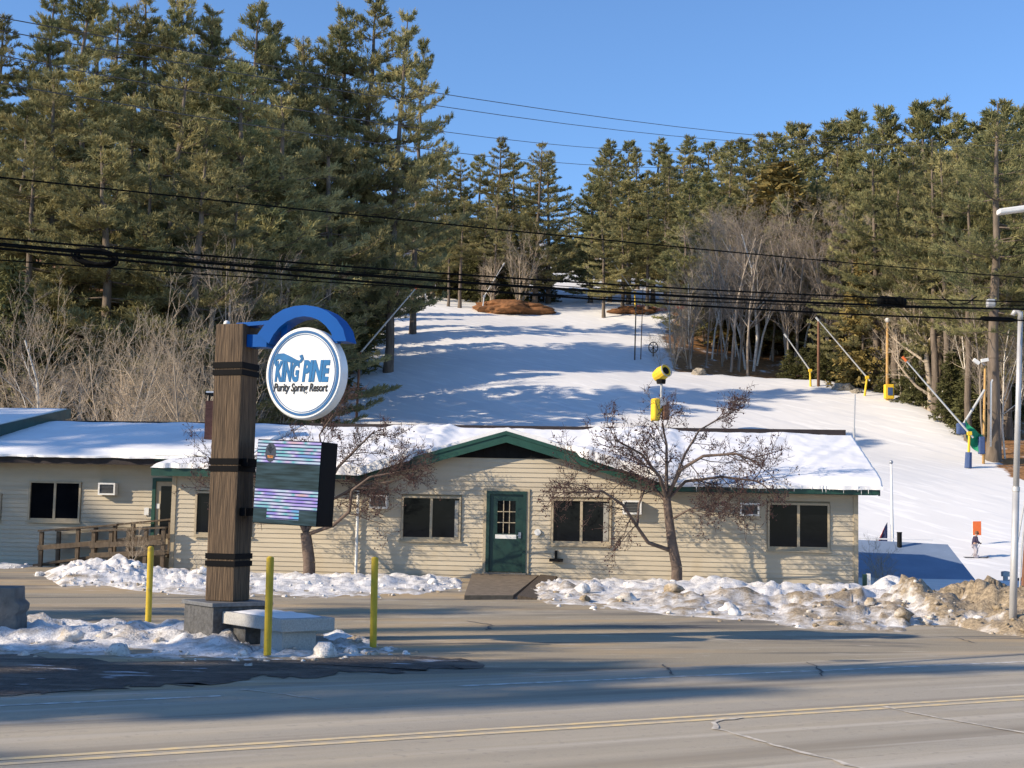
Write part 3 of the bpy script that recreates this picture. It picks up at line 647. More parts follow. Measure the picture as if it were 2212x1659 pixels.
for x in (606, 716): 
    t_, zz = apt(x, 712); MB().box(PC + T * t_ + Zv * (zz - .02), (.1, .12, .34), X=T, Y=-NN).build('hanger', M['sign_blue'], sign)
# round sign
dc = SP(655, 806, .11); Rx, Rz = 0.0, (SP(655, 707, .11)[1] - SP(655, 906, .11)[1]) / 2
Rx = (SP(736, 806, .11)[0] - SP(572, 806, .11)[0]) / 2
DCc = PC + T * dc[0] + Zv * dc[1]
def ell(r, off, n=64): return [DCc + NN * off + T * (Rx - r) * math.cos(k * 2 * math.pi / n) + Zv * (Rz - r) * math.sin(k * 2 * math.pi / n) for k in range(n)]
dm = MB(); n = 64
fa, ba, f2 = ell(.0, .09, n), ell(0, -.1, n), ell(.02, .11, n)
dm.add(fa + ba + f2, [(i, (i + 1) % n, n + (i + 1) % n, n + i) for i in range(n)] + [(2 * n + i, 2 * n + (i + 1) % n, (i + 1) % n, i) for i in range(n)] + [tuple(2 * n + i for i in range(n)), tuple(n + i for i in reversed(range(n)))])
disc = dm.build('round_panel', M['sign_white'], sign)
def ring(r0, r1, off, m, name):
    a, b = ell(r0, off, n), ell(r1, off, n); c_, d_ = ell(r0, off - .008, n), ell(r1, off - .008, n)
    MB().add(a + b + c_ + d_, [(i, (i + 1) % n, n + (i + 1) % n, n + i) for i in range(n)] + [(i, 2 * n + i, 2 * n + (i + 1) % n, (i + 1) % n) for i in range(n)] + [(n + i, n + (i + 1) % n, 3 * n + (i + 1) % n, 3 * n + i) for i in range(n)]).build(name, M[m], disc)
ring(.05, .088, .118, 'ring_blue', 'ring'); ring(.105, .113, .118, 'ring_blue', 'ring')
def text(body, name, px0, px1, pyb, hz, m, shear=.18, bold=.0, parent=disc, off=.112, fit=True, plane=None):
    cu = bpy.data.curves.new(name, 'FONT'); cu.body = body; cu.size = 1; cu.extrude = .012; cu.shear = shear; cu.offset = bold; cu.align_x = 'LEFT'
    o = bpy.data.objects.new(name, cu); COL.objects.link(o); bpy.context.view_layer.update()
    me = bpy.data.meshes.new_from_object(o.evaluated_get(bpy.context.evaluated_depsgraph_get())); bpy.data.objects.remove(o)
    co = np.array([v.co for v in me.vertices]); 
    t0, zb = SP(px0, pyb, off); t1, _ = SP(px1, pyb, off)
    x0, x1 = co[:, 0].min(), co[:, 0].max(); yt = .73
    tt = t0 + (co[:, 0] - x0) / (x1 - x0) * (t1 - t0); zz = zb + co[:, 1] / yt * hz
    Wp = PC + NN * off + np.outer(tt, T) + np.outer(zz, Zv) + np.outer(np.sign(co[:, 2]) * .006, NN) - np.outer((tt - t0) * .012, Zv)
    me.vertices.foreach_set('co', Wp.astype(np.float32).ravel()); me.materials.clear(); me.materials.append(M[m]); me.update()
    o = link(name, me, parent); o.matrix_parent_inverse = chain(parent).inverted(); return o
text('KING', 'lettering', 593, 646, 822, .30, 'letter_blue', .2, .05); text('PINE', 'lettering', 652, 712, 822, .31, 'letter_blue', .2, .05)
text('Purity Spring Resort', 'lettering', 591, 708, 845, .125, 'letter_black', .25, .022)
# flourish above the K
fl = [(603, 796, 3), (596, 789, 4), (594, 778, 6), (600, 770, 12), (612, 771, 16), (626, 776, 13), (640, 781, 8), (649, 781, 5), (653, 775, 6), (650, 767, 7)]
ft = []; fb_ = []
for i, (x, y, wd) in enumerate(fl):
    a = np.array(fl[min(i + 1, 9)][:2], float) - np.array(fl[max(i - 1, 0)][:2], float); a /= np.linalg.norm(a); nn = np.array((-a[1], a[0])) * wd / 2
    ft.append(SP(x + nn[0], y + nn[1], .112)); fb_.append(SP(x - nn[0], y - nn[1], .112))
fm = MB(); o1 = PC + NN * .112
for i in range(9):
    pts = [o1 + T * p[0] + Zv * p[1] for p in (ft[i], ft[i + 1], fb_[i + 1], fb_[i])]; fm.hexa(pts + [q + NN * .008 for q in pts])
fm.build('flourish', M['letter_blue'], disc)
# LED cabinet
lt0, lz0 = SP(547, 1127, .25); lt1, lz1 = SP(692, 957, .25)
lz1 = SP(560, 951, .25)[1]; lz0 = SP(620, 1134, .25)[1]
lc = PC + T * (lt0 + lt1) / 2 + Zv * (lz0 + lz1) / 2 + NN * -.02
ca = math.radians(-2.2); T2 = T * math.cos(ca) + Zv * math.sin(ca); Z2 = -T * math.sin(ca) + Zv * math.cos(ca)
LWd, LHt = lt1 - lt0, lz1 - lz0
cab = MB().box(lc, (LWd, .52, LHt), X=T2, Y=-NN, Z=Z2).build('screen_cabinet', M['black_band'], sign, bevel=.01)
for zz in (.3, -.45): MB().box(PC + T * (PW / 2 + .04) + Zv * (lc[2] + zz), (.14, .3, .12), X=T, Y=-NN).build('bracket', M['black_band'], sign)
def screen_mat():
    m = bpy.data.materials.new('led_screen'); m.use_nodes = True; N = m.node_tree.nodes; K = m.node_tree.links; b = N['Principled BSDF']
    b.inputs['Base Color'].default_value = (.012, .02, .022, 1); b.inputs['Roughness'].default_value = .5; b.inputs['Specular IOR Level'].default_value = .08
    tc = N.new('ShaderNodeTexCoord'); se = N.new('ShaderNodeSeparateXYZ'); K.new(tc.outputs['UV'], se.inputs[0])
    def math_(op, a, b_=None, c=None):
        q = N.new('ShaderNodeMath'); q.operation = op
        for i, v in enumerate((a, b_, c)):
            if v is None: continue
            if isinstance(v, (int, float)): q.inputs[i].default_value = v
            else: K.new(v, q.inputs[i])
        return q.outputs[0]
    u, v = se.outputs[0], se.outputs[1]
    ph = math_('MULTIPLY', v, 26.); fr_ = math_('FRACT', ph); row = math_('FLOOR', ph)
    line = math_('LESS_THAN', fr_, .62)
    cx = N.new('ShaderNodeCombineXYZ'); K.new(math_('MULTIPLY', u, 2.2), cx.inputs[0]); K.new(math_('MULTIPLY', row, 3.7), cx.inputs[1])
    nz = N.new('ShaderNodeTexNoise'); nz.inputs['Scale'].default_value = 1; nz.inputs['Detail'].default_value = 1; K.new(cx.outputs[0], nz.inputs['Vector'])
    rp = N.new('ShaderNodeValToRGB'); e = rp.color_ramp.elements; e[0].position = .3; e[0].color = (.15, .5, .8, 1); e[1].position = .72; e[1].color = (.8, .55, .3, 1)
    for p, c in ((.4, (.45, .3, .85, 1)), (.48, (.75, .75, .95, 1)), (.55, (.2, .6, .65, 1)), (.62, (.8, .5, .8, 1))): k = e.new(p); k.color = c
    K.new(nz.outputs['Fac'], rp.inputs[0])
    # the refresh bands: lit near the top and in a lower block, dim slate between
    c2 = N.new('ShaderNodeCombineXYZ'); K.new(math_('MULTIPLY', math_('FLOOR', math_('MULTIPLY', u, 3.)), 5.), c2.inputs[0]); n2 = N.new('ShaderNodeTexNoise'); n2.inputs['Scale'].default_value = 1; K.new(c2.outputs[0], n2.inputs['Vector'])
    vv = math_('ADD', v, math_('MULTIPLY', math_('SUBTRACT', n2.outputs['Fac'], .5), .2))
    top = math_('GREATER_THAN', vv, .72); lowb = math_('MULTIPLY', math_('LESS_THAN', vv, .42), math_('GREATER_THAN', vv, .18))
    low2 = math_('MULTIPLY', math_('MULTIPLY', math_('LESS_THAN', v, .18), math_('GREATER_THAN', v, .06)), math_('MULTIPLY', math_('GREATER_THAN', u, .22), math_('LESS_THAN', u, .72)))
    lit = math_('MINIMUM', math_('ADD', math_('ADD', top, lowb), low2), 1.)
    m0 = N.new('ShaderNodeMixRGB'); K.new(line, m0.inputs[0]); m0.inputs[1].default_value = (.012, .016, .1, 1); K.new(rp.outputs[0], m0.inputs[2]); on = lit
    mx = N.new('ShaderNodeMixRGB'); K.new(on, mx.inputs[0]); K.new(m0.outputs[0], mx.inputs[2])
    c3 = N.new('ShaderNodeCombineXYZ'); K.new(math_('MULTIPLY', u, 1.6), c3.inputs[0]); K.new(math_('MULTIPLY', v, 16.), c3.inputs[1]); n3 = N.new('ShaderNodeTexNoise'); n3.inputs['Scale'].default_value = 1.3; n3.inputs['Detail'].default_value = 5; K.new(c3.outputs[0], n3.inputs['Vector'])
    r3 = N.new('ShaderNodeValToRGB'); r3.color_ramp.elements[0].position = .36; r3.color_ramp.elements[0].color = (.006, .014, .014, 1); r3.color_ramp.elements[1].position = .66; r3.color_ramp.elements[1].color = (.045, .085, .11, 1); K.new(n3.outputs['Fac'], r3.inputs[0]); K.new(r3.outputs[0], mx.inputs[1])
    # slate picture in the middle
    K.new(mx.outputs[0], b.inputs['Emission Color']); b.inputs['Emission Strength'].default_value = .62; return m
scr = MB(); fo = lc + NN * .262
V4 = [fo + T2 * i * (LWd / 2 - .01) + Z2 * j * (LHt / 2 - .01) for i, j in ((-1, -1), (1, -1), (1, 1), (-1, 1))]
scr.hexa([q - NN * .01 for q in V4] + [q + NN * .004 for q in V4]); so_ = scr.build('screen', screen_mat(), cab)
uvl = so_.data.uv_layers.new(name='UVMap')
for lp in so_.data.loops:
    q = np.array(so_.data.vertices[lp.vertex_index].co) - fo; uvl.data[lp.index].uv = ((q @ T2) / LWd + .5, (q @ Z2) / LHt + .5)
def led_patch(pts, m, name='screen_graphic'):
    mb = MB(); tt = [fo + NN * .006 + T2 * (u - .5) * LWd + Z2 * (v - .5) * LHt for u, v in pts]; n_ = len(tt)
    mb.add(tt + [q + NN * .004 for q in tt], [tuple(range(n_)), tuple(reversed(range(n_, 2 * n_)))] + [(i, (i + 1) % n_, n_ + (i + 1) % n_, n_ + i) for i in range(n_)]); return mb.build(name, m, cab)
def glow(name, c, s):
    m = mat(name, c, .5, .2, 30); m.node_tree.nodes['Principled BSDF'].inputs['Emission Color'].default_value = (*c, 1); m.node_tree.nodes['Principled BSDF'].inputs['Emission Strength'].default_value = s; return m
led_dark = glow('led_dark', (.02, .03, .05), .3); led_or = glow('led_orange', (.8, .3, .06), .5)
led_patch([(.22 + .085 * math.cos(k * .4), .845 + .115 * math.sin(k * .4)) for k in range(16)], led_dark)
led_patch([(.17, .81), (.27, .81), (.26, .78), (.18, .78)], led_or); 
mv = [(.15, .9), (.18, .9), (.2, .96), (.24, .9), (.27, .9), (.22, .83)]
led_patch(mv, led_dark)
# cap lamp on the post top
MB().ball(PC - T * .2 + Zv * (zt + .04), .05).build('post_lamp', M['white_paint'], sign, smooth=True)

# granite bench
bench = empty('stone_bench', (-3.3, 20.4, -.25), 'pale granite slab bench on a block beside the sign post', 'bench')
C0 = np.array([-3.12, 19.72, 0.]); 
MB().box(C0 + A1 * .97 + B1 * .43 + Zv * .14, (.86, 1.94, .18), X=B1, Y=A1).build('slab', M['light_granite'], bench, bevel=.012)
MB().box(C0 + A1 * .42 + B1 * .35 + Zv * -.13, (.55, .62, .36), X=B1, Y=A1).build('leg', M['light_granite'], bench, bevel=.01)
MB().box(C0 + A1 * 1.55 + B1 * .42 + Zv * -.13, (.55, .5, .36), X=B1, Y=A1).build('leg', M['dark_granite'], bench, bevel=.01)
bs = MB(); rg = random.Random(2); nb = 14
V = []; 
for j in range(nb):
    for i in range(nb):
        u_, v_ = i / (nb - 1), j / (nb - 1); h = .05 * (math.sin(u_ * math.pi) * math.sin(v_ * math.pi)) ** .5 * (.7 + .5 * mno.noise(Vector((u_ * 5, v_ * 9, 0)))); h = h if 0 < i < nb - 1 and 0 < j < nb - 1 else -.01
        V.append(C0 + B1 * (.05 + u_ * .74) + A1 * (.12 + v_ * 1.55) + Zv * (.232 + h))
bs.add(V, [(j * nb + i, j * nb + i + 1, (j + 1) * nb + i + 1, (j + 1) * nb + i) for j in range(nb - 1) for i in range(nb - 1)])
tag(bs.build('bench_snow', M['roof_snow'], bench, smooth=True), kind='stuff')
# bollards
BL = ['yellow steel bollard behind the snow bank left of the sign post', 'yellow steel bollard in front of the granite bench', 'yellow steel bollard standing alone right of the bench']
for (px, py, tx, ty), lb in zip(((320, 1352, 326, 1180), (578, 1424, 584, 1202), (806, 1398, 810, 1203)), BL):
    b0 = G(px, py, -.25); tp = P(tx, ty, b0[1]); o = empty('bollard', b0, lb, 'bollard', 'yellow bollards round the sign')
    if px == 578: b0 = P(578, 1399, 19.35); tp = P(tx, ty, 19.35); o.location = [float(q) for q in b0]
    MB().tube([b0 - (0, 0, .1), tp - (0, 0, .02)], .052, 14).build('post', M['bollard_yellow'], o, smooth=False)
    MB().ball(tp - (0, 0, .02), .05, sc_=(1, 1, .5), nu=14).build('cap', M['bollard_yellow'], o, smooth=True)
# concrete barrier at the left edge
jb = MB(); j0 = np.array([-7.5, 21.8, -.25])
jb.prism([(0, 0), (0, .22), (-.03, .3), (.02, .36), (.03, .45), (-.05, .52), (-.06, .72), (-3, .72), (-3, 0)], j0, (1, .08, 0), Zv, (-.08, 1, 0), .6)
o = empty('concrete_barrier', j0 - (1.4, 0, 0), 'dark concrete block barrier at the left edge behind snow', 'barrier'); jb.build('block', M['concrete'], o, bevel=.02)
# small green and white pedestal at the lodge corner
q = LW(9.55, -.25, -.1); o = empty('utility_pedestal', q, 'small white and green utility pedestal at the lodge right corner', 'utility box')
MB().box(q + (0, 0, .22), (.1, .14, .5), X=EX, Y=EY).build('body', M['dark_green'], o); MB().box(q + (.1, 0, .24), (.09, .16, .5), X=EX, Y=EY).build('panel', M['white_paint'], o)

# ------------------------------------------------------------------ snow banks
def bank(name, path, prof, seed, label, dirt, nx=None, chunk=1., crown=.45, big=0):
    """path: list of (front point, back point, height) across the bank, front towards the road"""
    path = [(np.array(a, float), np.array(b, float), h) for a, b, h in path]
    L = sum(np.linalg.norm(path[i + 1][0] - path[i][0]) for i in range(len(path) - 1)); n1 = int(L / .07) + 2; n2 = 34
    tpar = np.linspace(0, len(path) - 1, n1); V = []; D = []; rg = random.Random(seed)
    for k in range(n1):
        i = min(int(tpar[k]), len(path) - 2); f = tpar[k] - i; f_ = f * f * (3 - 2 * f)
        a = path[i][0] * (1 - f) + path[i + 1][0] * f; b = path[i][1] * (1 - f) + path[i + 1][1] * f; h = path[i][2] * (1 - f_) + path[i + 1][2] * f_
        for j in range(n2):
            v = j / (n2 - 1); p = a + (b - a) * v
            wob = .35 * mno.noise(Vector((p[0] * .8, p[1] * .8, seed))) * (1 - v)
            p = p + (b - a) / (np.linalg.norm(b - a) + 1e-6) * wob
            e = min(1, v / crown) ** .7 * min(1, (1 - v) / (1 - crown) / .55 + .15) if v < 1 else 0
            e = e * min(1, k / 5, (n1 - 1 - k) / 5)
            base = float(lot_z(p[0], p[1])) 
            x, y = p[0], p[1]
            n_b = mno.hetero_terrain(Vector((x * 6, y * 6, seed)), 1., 2., 4, .2) - .4
            n_a = mno.fractal(Vector((x * .9, y * .9, seed + 3)), 1., 2., 3)
            d1, pts = mno.voronoi(Vector((x * 2.1 + .3 * n_a, y * 2.1, seed)))
            d2, _ = mno.voronoi(Vector((x * 5.3, y * 5.3, seed + 7)))
            cell = mno.cell(Vector((pts[0][0] * 7.1, pts[0][1] * 7.1, 1.))) * ss(.0, .16, d1[1] - d1[0])
            ch = (max(0, .5 - d1[0]) * 1.1 - .18 + .42 * cell) * chunk
            sm = (.35 - d2[0]) * .35 * chunk
            z = base - .03 + e * max(.02, h * .68 * (.75 + .5 * n_a + .3 * ch + .2 * sm) + .085 * ch * chunk + .06 * sm + .035 * n_b * chunk)
            V.append((x, y, z))
            D.append(dirt(v, h, x, y) + .18 * (cell - .5) + .12 * n_a)
    I = np.arange(n1 * n2).reshape(n1, n2); Q = np.stack([I[:-1, :-1], I[1:, :-1], I[1:, 1:], I[:-1, 1:]], -1).reshape(-1, 4)
    V = np.array(V); D = np.array(D)
    # loose lumps lying on and before the bank
    cv = []; cf = []; cdirt = []; nb = len(V)
    ico = bmesh.new(); bmesh.ops.create_icosphere(ico, subdivisions=2, radius=1); iv = np.array([v.co for v in ico.verts]); ifc = np.array([[v.index for v in f.verts] for f in ico.faces]); ico.free()
    for k in range(int(L * 9 * chunk) + big):
        i = rg.randrange(n1); j = min(n2 - 1, int(abs(rg.gauss(0, .33)) * n2)); c = V[i * n2 + j]
        r = rg.uniform(.015, .055) if k >= big else rg.uniform(.07, .17)
        r *= .6 + .6 * rg.random()
        dn = np.array([mno.noise(Vector(q * 1.3) + Vector((k * 3.1, seed, 0))) for q in iv]); vv = iv * (1 + .8 * dn[:, None]) * r * np.array([1.2, 1, .8]) + c + (rg.uniform(-.05, .05), -rg.uniform(0, .25) * (j < 5), r * .25)
        cf.append(ifc + nb + sum(len(q) for q in cv)); cv.append(vv); cdirt += [dirt(j / n2, .3, c[0], c[1]) + rg.uniform(-.3, .15)] * len(iv)
    VV = np.concatenate([V] + cv); me = me_np(name, VV, [Q] + ([np.concatenate(cf)] if cf else []), [M['bank_snow']], smooth=True)
    at = me.attributes.new('dirt', 'FLOAT', 'POINT'); at.data.foreach_set('value', np.concatenate([D, np.array(cdirt)]).astype(np.float32))
    return tag(link(name, me), label, 'snow bank', kind='stuff')
def g2(px, py, z=-.1): q = G(px, py, z); return (q[0], q[1], 0)
def lw(a, s): q = LW(a, s, 0); return (q[0], q[1], 0)
bank('snow_bank', [(g2(72, 1240, 0), lw(-11.8, -.9), .25), (g2(130, 1262, 0), lw(-11.2, -.7), .62), (g2(230, 1272), lw(-10.6, -.6), .75), (g2(330, 1283), lw(-9.6, -.5), .42), (g2(430, 1288), lw(-8.5, -.2), .38), (g2(560, 1291), lw(-7, -.1), .3), (g2(740, 1293), lw(-4.6, -.1), .3), (g2(900, 1290), lw(-2.4, -.15), .32), (g2(1002, 1283), lw(-.95, -.2), .2)],
     None, 11, 'clean white ploughed snow along the left half of the lodge wall', lambda v, h, x, y: .28 + .22 * (v < .18), big=10)
bank('snow_bank', [(g2(1108, 1288), lw(1.4, -.2), .2), (g2(1180, 1306), lw(2.0, -.2), .38), (g2(1300, 1312), lw(3.2, -.25), .36), (g2(1450, 1322), lw(4.6, -.3), .5), (g2(1600, 1332), lw(6.1, -.3), .55), (g2(1720, 1343), lw(7.6, -.35), .5), (g2(1800, 1348), lw(8.6, -.45), .55), (g2(1900, 1350), lw(10.4, -.5), .8), (g2(1960, 1352), lw(11.2, -.5), .7)],
     None, 23, 'grey-white ploughed snow bank along the right half of the lodge wall', lambda v, h, x, y: .33 + .22 * (v < .45) + .07 * ss(3, 8, x) - .18 * (v > .6), big=12, chunk=1.1)
bank('snow_bank', [(g2(1870, 1350, -.2), (9.4, 33.5, 0), .75), (g2(1960, 1352, -.2), (10.2, 33, 0), .95), (g2(2060, 1358, -.25), (10.8, 32, 0), 1.05), (g2(2150, 1372, -.25), (11.4, 31, 0), 1.1), (g2(2240, 1380, -.25), (12.2, 30.5, 0), 1.15), (g2(2420, 1385, -.25), (14, 31, 0), .8), (g2(2700, 1380, -.25), (18, 33, 0), .6)],
     None, 31, 'dirty brown ploughed snow bank at the right edge of the road', lambda v, h, x, y: .58 + .28 * ss(8.2, 9.6, x) - .12 * (v > .85), big=8, chunk=1.15, crown=.4)
bank('snow_bank', [(g2(-420, 1440, -.25), g2(-420, 1325, -.25), .2), (g2(-150, 1425, -.25), g2(-150, 1332, -.25), .34), (g2(0, 1420, -.25), g2(0, 1335, -.25), .3), (g2(110, 1416, -.25), g2(120, 1342, -.25), .36), (g2(250, 1420, -.25), g2(270, 1346, -.25), .28), (g2(380, 1428, -.25), g2(400, 1352, -.25), .34), (g2(480, 1432, -.25), g2(470, 1352, -.25), .42), (g2(560, 1435, -.25), g2(540, 1392, -.25), .2), (g2(700, 1430, -.25), g2(680, 1398, -.25), .14), (g2(800, 1425, -.25), g2(780, 1372, -.25), .14), (g2(905, 1420, -.25), g2(880, 1395, -.25), .04)],
     None, 47, 'rough grey snow bank around the foot of the sign', lambda v, h, x, y: .42 + .1 * ss(-3.5, -2, x) + .12 * (v < .15), big=10, chunk=1.1, crown=.5)
bank('snow_bank', [(g2(-120, 1224, .05), lw(-16, 1.1), .1), (g2(-20, 1226, .05), lw(-15, 1.1), .2), (g2(40, 1224, .05), lw(-14.2, 1.1), .2), (g2(84, 1218, .05), lw(-13.5, 1.1), .05)], None, 53, 'small snow heap against the annex wall at the left edge', lambda v, h, x, y: .05, chunk=.4)
bank('snow_bank', [(g2(690, 1392, -.25), g2(670, 1362, -.25), .12), (g2(740, 1393, -.25), g2(735, 1366, -.25), .2), (g2(800, 1396, -.25), g2(800, 1376, -.25), .06)], None, 59, 'small shaded snow heap behind the granite bench', lambda v, h, x, y: .25, chunk=.8)

# ------------------------------------------------------------------ vegetation meshes
def tubes(P0, P1, R0, R1, n=4):
    P0, P1 = np.asarray(P0, float), np.asarray(P1, float); R0, R1 = np.asarray(R0, float), np.asarray(R1, float)
    d = P1 - P0; d /= np.linalg.norm(d, axis=1, keepdims=True) + 1e-9
    up = np.where(np.abs(d[:, 2:3]) < .9, np.array([[0, 0, 1.]]), np.array([[1., 0, 0]])); a = np.cross(d, up); a /= np.linalg.norm(a, axis=1, keepdims=True); b = np.cross(d, a)
    q = np.arange(n) * 2 * np.pi / n; c, s = np.cos(q), np.sin(q)
    off = a[:, None, :] * c[None, :, None] + b[:, None, :] * s[None, :, None]
    V = np.concatenate([P0[:, None] + off * R0[:, None, None], P1[:, None] + off * R1[:, None, None]], 1).reshape(-1, 3)
    k = (np.arange(len(P0)) * 2 * n)[:, None]; j = np.arange(n)[None]
    Q = np.stack([k + j, k + (j + 1) % n, k + n + (j + 1) % n, k + n + j], -1).reshape(-1, 4)
    return V, Q
def seg_mesh(name, segs, m):
    """segs: (p0, p1, r0, r1); thick ones get more sides"""
    P0 = np.array([s[0] for s in segs]); P1 = np.array([s[1] for s in segs]); R0 = np.array([s[2] for s in segs]); R1 = np.array([s[3] for s in segs])
    Vs, Qs = [], []; k = 0
    for lo, hi, n in ((.07, 9, 8), (.02, .07, 5), (0, .02, 3)):
        w_ = (R0 >= lo) & (R0 < hi)
        if w_.any():
            V, Q = tubes(P0[w_], P1[w_], R0[w_], R1[w_], n); Vs.append(V); Qs.append(Q + k); k += len(V)
    return me_np(name, np.concatenate(Vs), np.concatenate(Qs), [m], smooth=True)
def unit(v): return v / (np.linalg.norm(v, axis=-1, keepdims=True) + 1e-9)
def make_pine(seed, Hh=30., zb=.2, Lmax=5.4, dens=1., lean=.6, blade=(.26, .52, .062), bm='pine_bark', nm='needles', droop=.1, dead=8, K=11, gap=.12):
    R = np.random.RandomState(seed); segs = []
    n_ = 14; ang = R.uniform(0, 6.28); tr = []
    for i in range(n_ + 1):
        t = i / n_; tr.append(np.array([math.cos(ang), math.sin(ang), 0]) * lean * t * t + np.array([R.normal(0, .06), R.normal(0, .06), 0]) * (i > 0) + np.array([0, 0, t * Hh]))
    r_ = lambda t: Hh * (.0135 * (1 - t) ** .8 + .0012)
    for i in range(n_): segs.append((tr[i] - (0, 0, .4 * (i == 0)), tr[i + 1], r_(i / n_) * (1.25 if i == 0 else 1), r_((i + 1) / n_)))
    def tp(t):
        q = t * n_; i = min(int(q), n_ - 1); return tr[i] + (tr[i + 1] - tr[i]) * (q - i)
    C, Dd, S = [], [], []
    z = zb * Hh
    for k in range(dead):                      # bare dead stubs below the crown
        t = R.uniform(zb * .35, zb + .12); a = R.uniform(0, 6.28); p = tp(t); l = R.uniform(.8, 2.6); q = p + np.array([math.cos(a) * l, math.sin(a) * l, R.uniform(-.5, .3)])
        m_ = (p + q) / 2 + (0, 0, .12); segs += [(p, m_, .035, .025), (m_, q, .025, .008)]
    while z < Hh * .985:
        t = z / Hh; f = min(1., max(0., (t - zb) / (1 - zb)))
        prof = min(1, .62 + f * 2.) * (1 - f ** 1.5) ** .9
        for b in range(R.randint(5, 9)):
            if R.rand() < gap: continue
            L = Lmax * max(.1, prof) * R.uniform(.5, 1.12); a = R.uniform(0, 6.28); h = np.array([math.cos(a), math.sin(a), 0]); sd = np.array([-h[1], h[0], 0])
            el = math.radians(R.uniform(-8, 10) + 38 * f ** 4); bend = R.uniform(.02, .16) + droop * (1 - f)
            base = tp(t) + (0, 0, R.uniform(-.22, .22))
            def bp(u): return base + h * (L * u * math.cos(el)) + np.array([0, 0, L * (u * math.sin(el) - bend * 1.6 * u * (1 - u) + .12 * u ** 3)]) + sd * (.12 * L * math.sin(u * 2.5 + seed + b) * u)
            rb = .012 * L + .012; pr = bp(0)
            for i in range(1, 5):
                q = bp(i / 4); segs.append((pr, q, rb * (1 - (i - 1) / 4.6), rb * (1 - i / 4.6))); pr = q
            u = .16 if L > 2 else .08
            st = .5 / L / dens
            while u < 1.0:
                c = bp(u); fw = unit(bp(min(1, u + .05)) - c)
                for s_ in (-1, 1):
                    l = (.36 * L * (1 - u) ** .8 * min(1, u * 2.5) + .4) * R.uniform(.35, 1.15); dr = unit(fw * R.uniform(.5, 1.) + sd * s_ * R.uniform(.5, 1.) + np.array([0, 0, R.uniform(.0, .3)]))
                    m_ = max(1, int(l / .26 * dens))
                    if m_ > 1: segs.append((c, c + dr * l, .012, .005))
                    for i in range(m_): C.append(c + dr * l * (i + 1) / m_ + R.normal(0, .05, 3)); Dd.append(dr * .55 + fw * .35 + np.array([0, 0, .42])); S.append(R.uniform(.75, 1.2))
                u += st
            for i in range(3): C.append(bp(1)); Dd.append(fw + (0, 0, .3)); S.append(1.1)
        z += R.uniform(1.1, 2.2) * Hh / 30 * (1 if f < .8 else .55)
    C, Dd, S = np.array(C), unit(np.array(Dd)), np.array(S); N_ = len(C)
    dirs = unit(Dd[:, None] * .9 + R.normal(0, .42, (N_, K, 3))); ln_ = R.uniform(blade[0], blade[1], (N_, K, 1)) * S[:, None, None]
    sdv = unit(np.cross(dirs, R.normal(0, 1, (N_, K, 3)))); wd = blade[2] * S[:, None, None] * R.uniform(.7, 1.3, (N_, K, 1))
    b0 = C[:, None] + dirs * ln_ * -.1 + R.normal(0, .07, (N_, K, 3))
    tri = np.stack([b0 - sdv * wd * .5, b0 + sdv * wd * .5, b0 + dirs * ln_ + sdv * wd * .25, b0 + dirs * ln_ - sdv * wd * .25], 2).reshape(-1, 3)
    crown = me_np('crown', tri, np.arange(len(tri)).reshape(-1, 4), [M[nm]])
    return seg_mesh('trunk', segs, M[bm]), crown, Hh
def make_hemlock(seed, Hh=12., W=2.6, nm='hemlock', zb=.05):
    R = np.random.RandomState(seed); segs = [(np.array([0, 0, -.3]), np.array([0, 0, Hh * .97]), .012 * Hh, .01)]; C, Dd = [], []
    for k in range(int(Hh * 16)):
        t = zb + (1 - zb) * R.rand() ** 1.15; L = W * (1 - t) ** .75 * R.uniform(.6, 1.15) + .15; a = R.uniform(0, 6.28); h = np.array([math.cos(a), math.sin(a), 0])
        b = np.array([0, 0, t * Hh])
        if L > .8: segs.append((b, b + h * L + (0, 0, -.12 * L), .02, .006))
        for u in np.arange(.25, 1.01, .3 / max(L, .4)): C.append(b + h * L * u + np.array([0, 0, -.15 * L * u * u]) + R.normal(0, .14, 3)); Dd.append(h + (0, 0, -.2))
    C, Dd = np.array(C), unit(np.array(Dd)); N_, K = len(C), 7
    dirs = unit(Dd[:, None] * .9 + R.normal(0, .6, (N_, K, 3))); ln_ = R.uniform(.25, .5, (N_, K, 1)); sdv = unit(np.cross(dirs, R.normal(0, 1, (N_, K, 3))))
    b0 = C[:, None] + R.normal(0, .1, (N_, K, 3)); wd = .09
    tri = np.stack([b0 - sdv * wd, b0 + sdv * wd, b0 + dirs * ln_ + sdv * wd * .4, b0 + dirs * ln_ - sdv * wd * .4], 2).reshape(-1, 3)
    return seg_mesh('trunk', segs, M['pine_bark']), me_np('crown', tri, np.arange(len(tri)).reshape(-1, 4), [M[nm]]), Hh
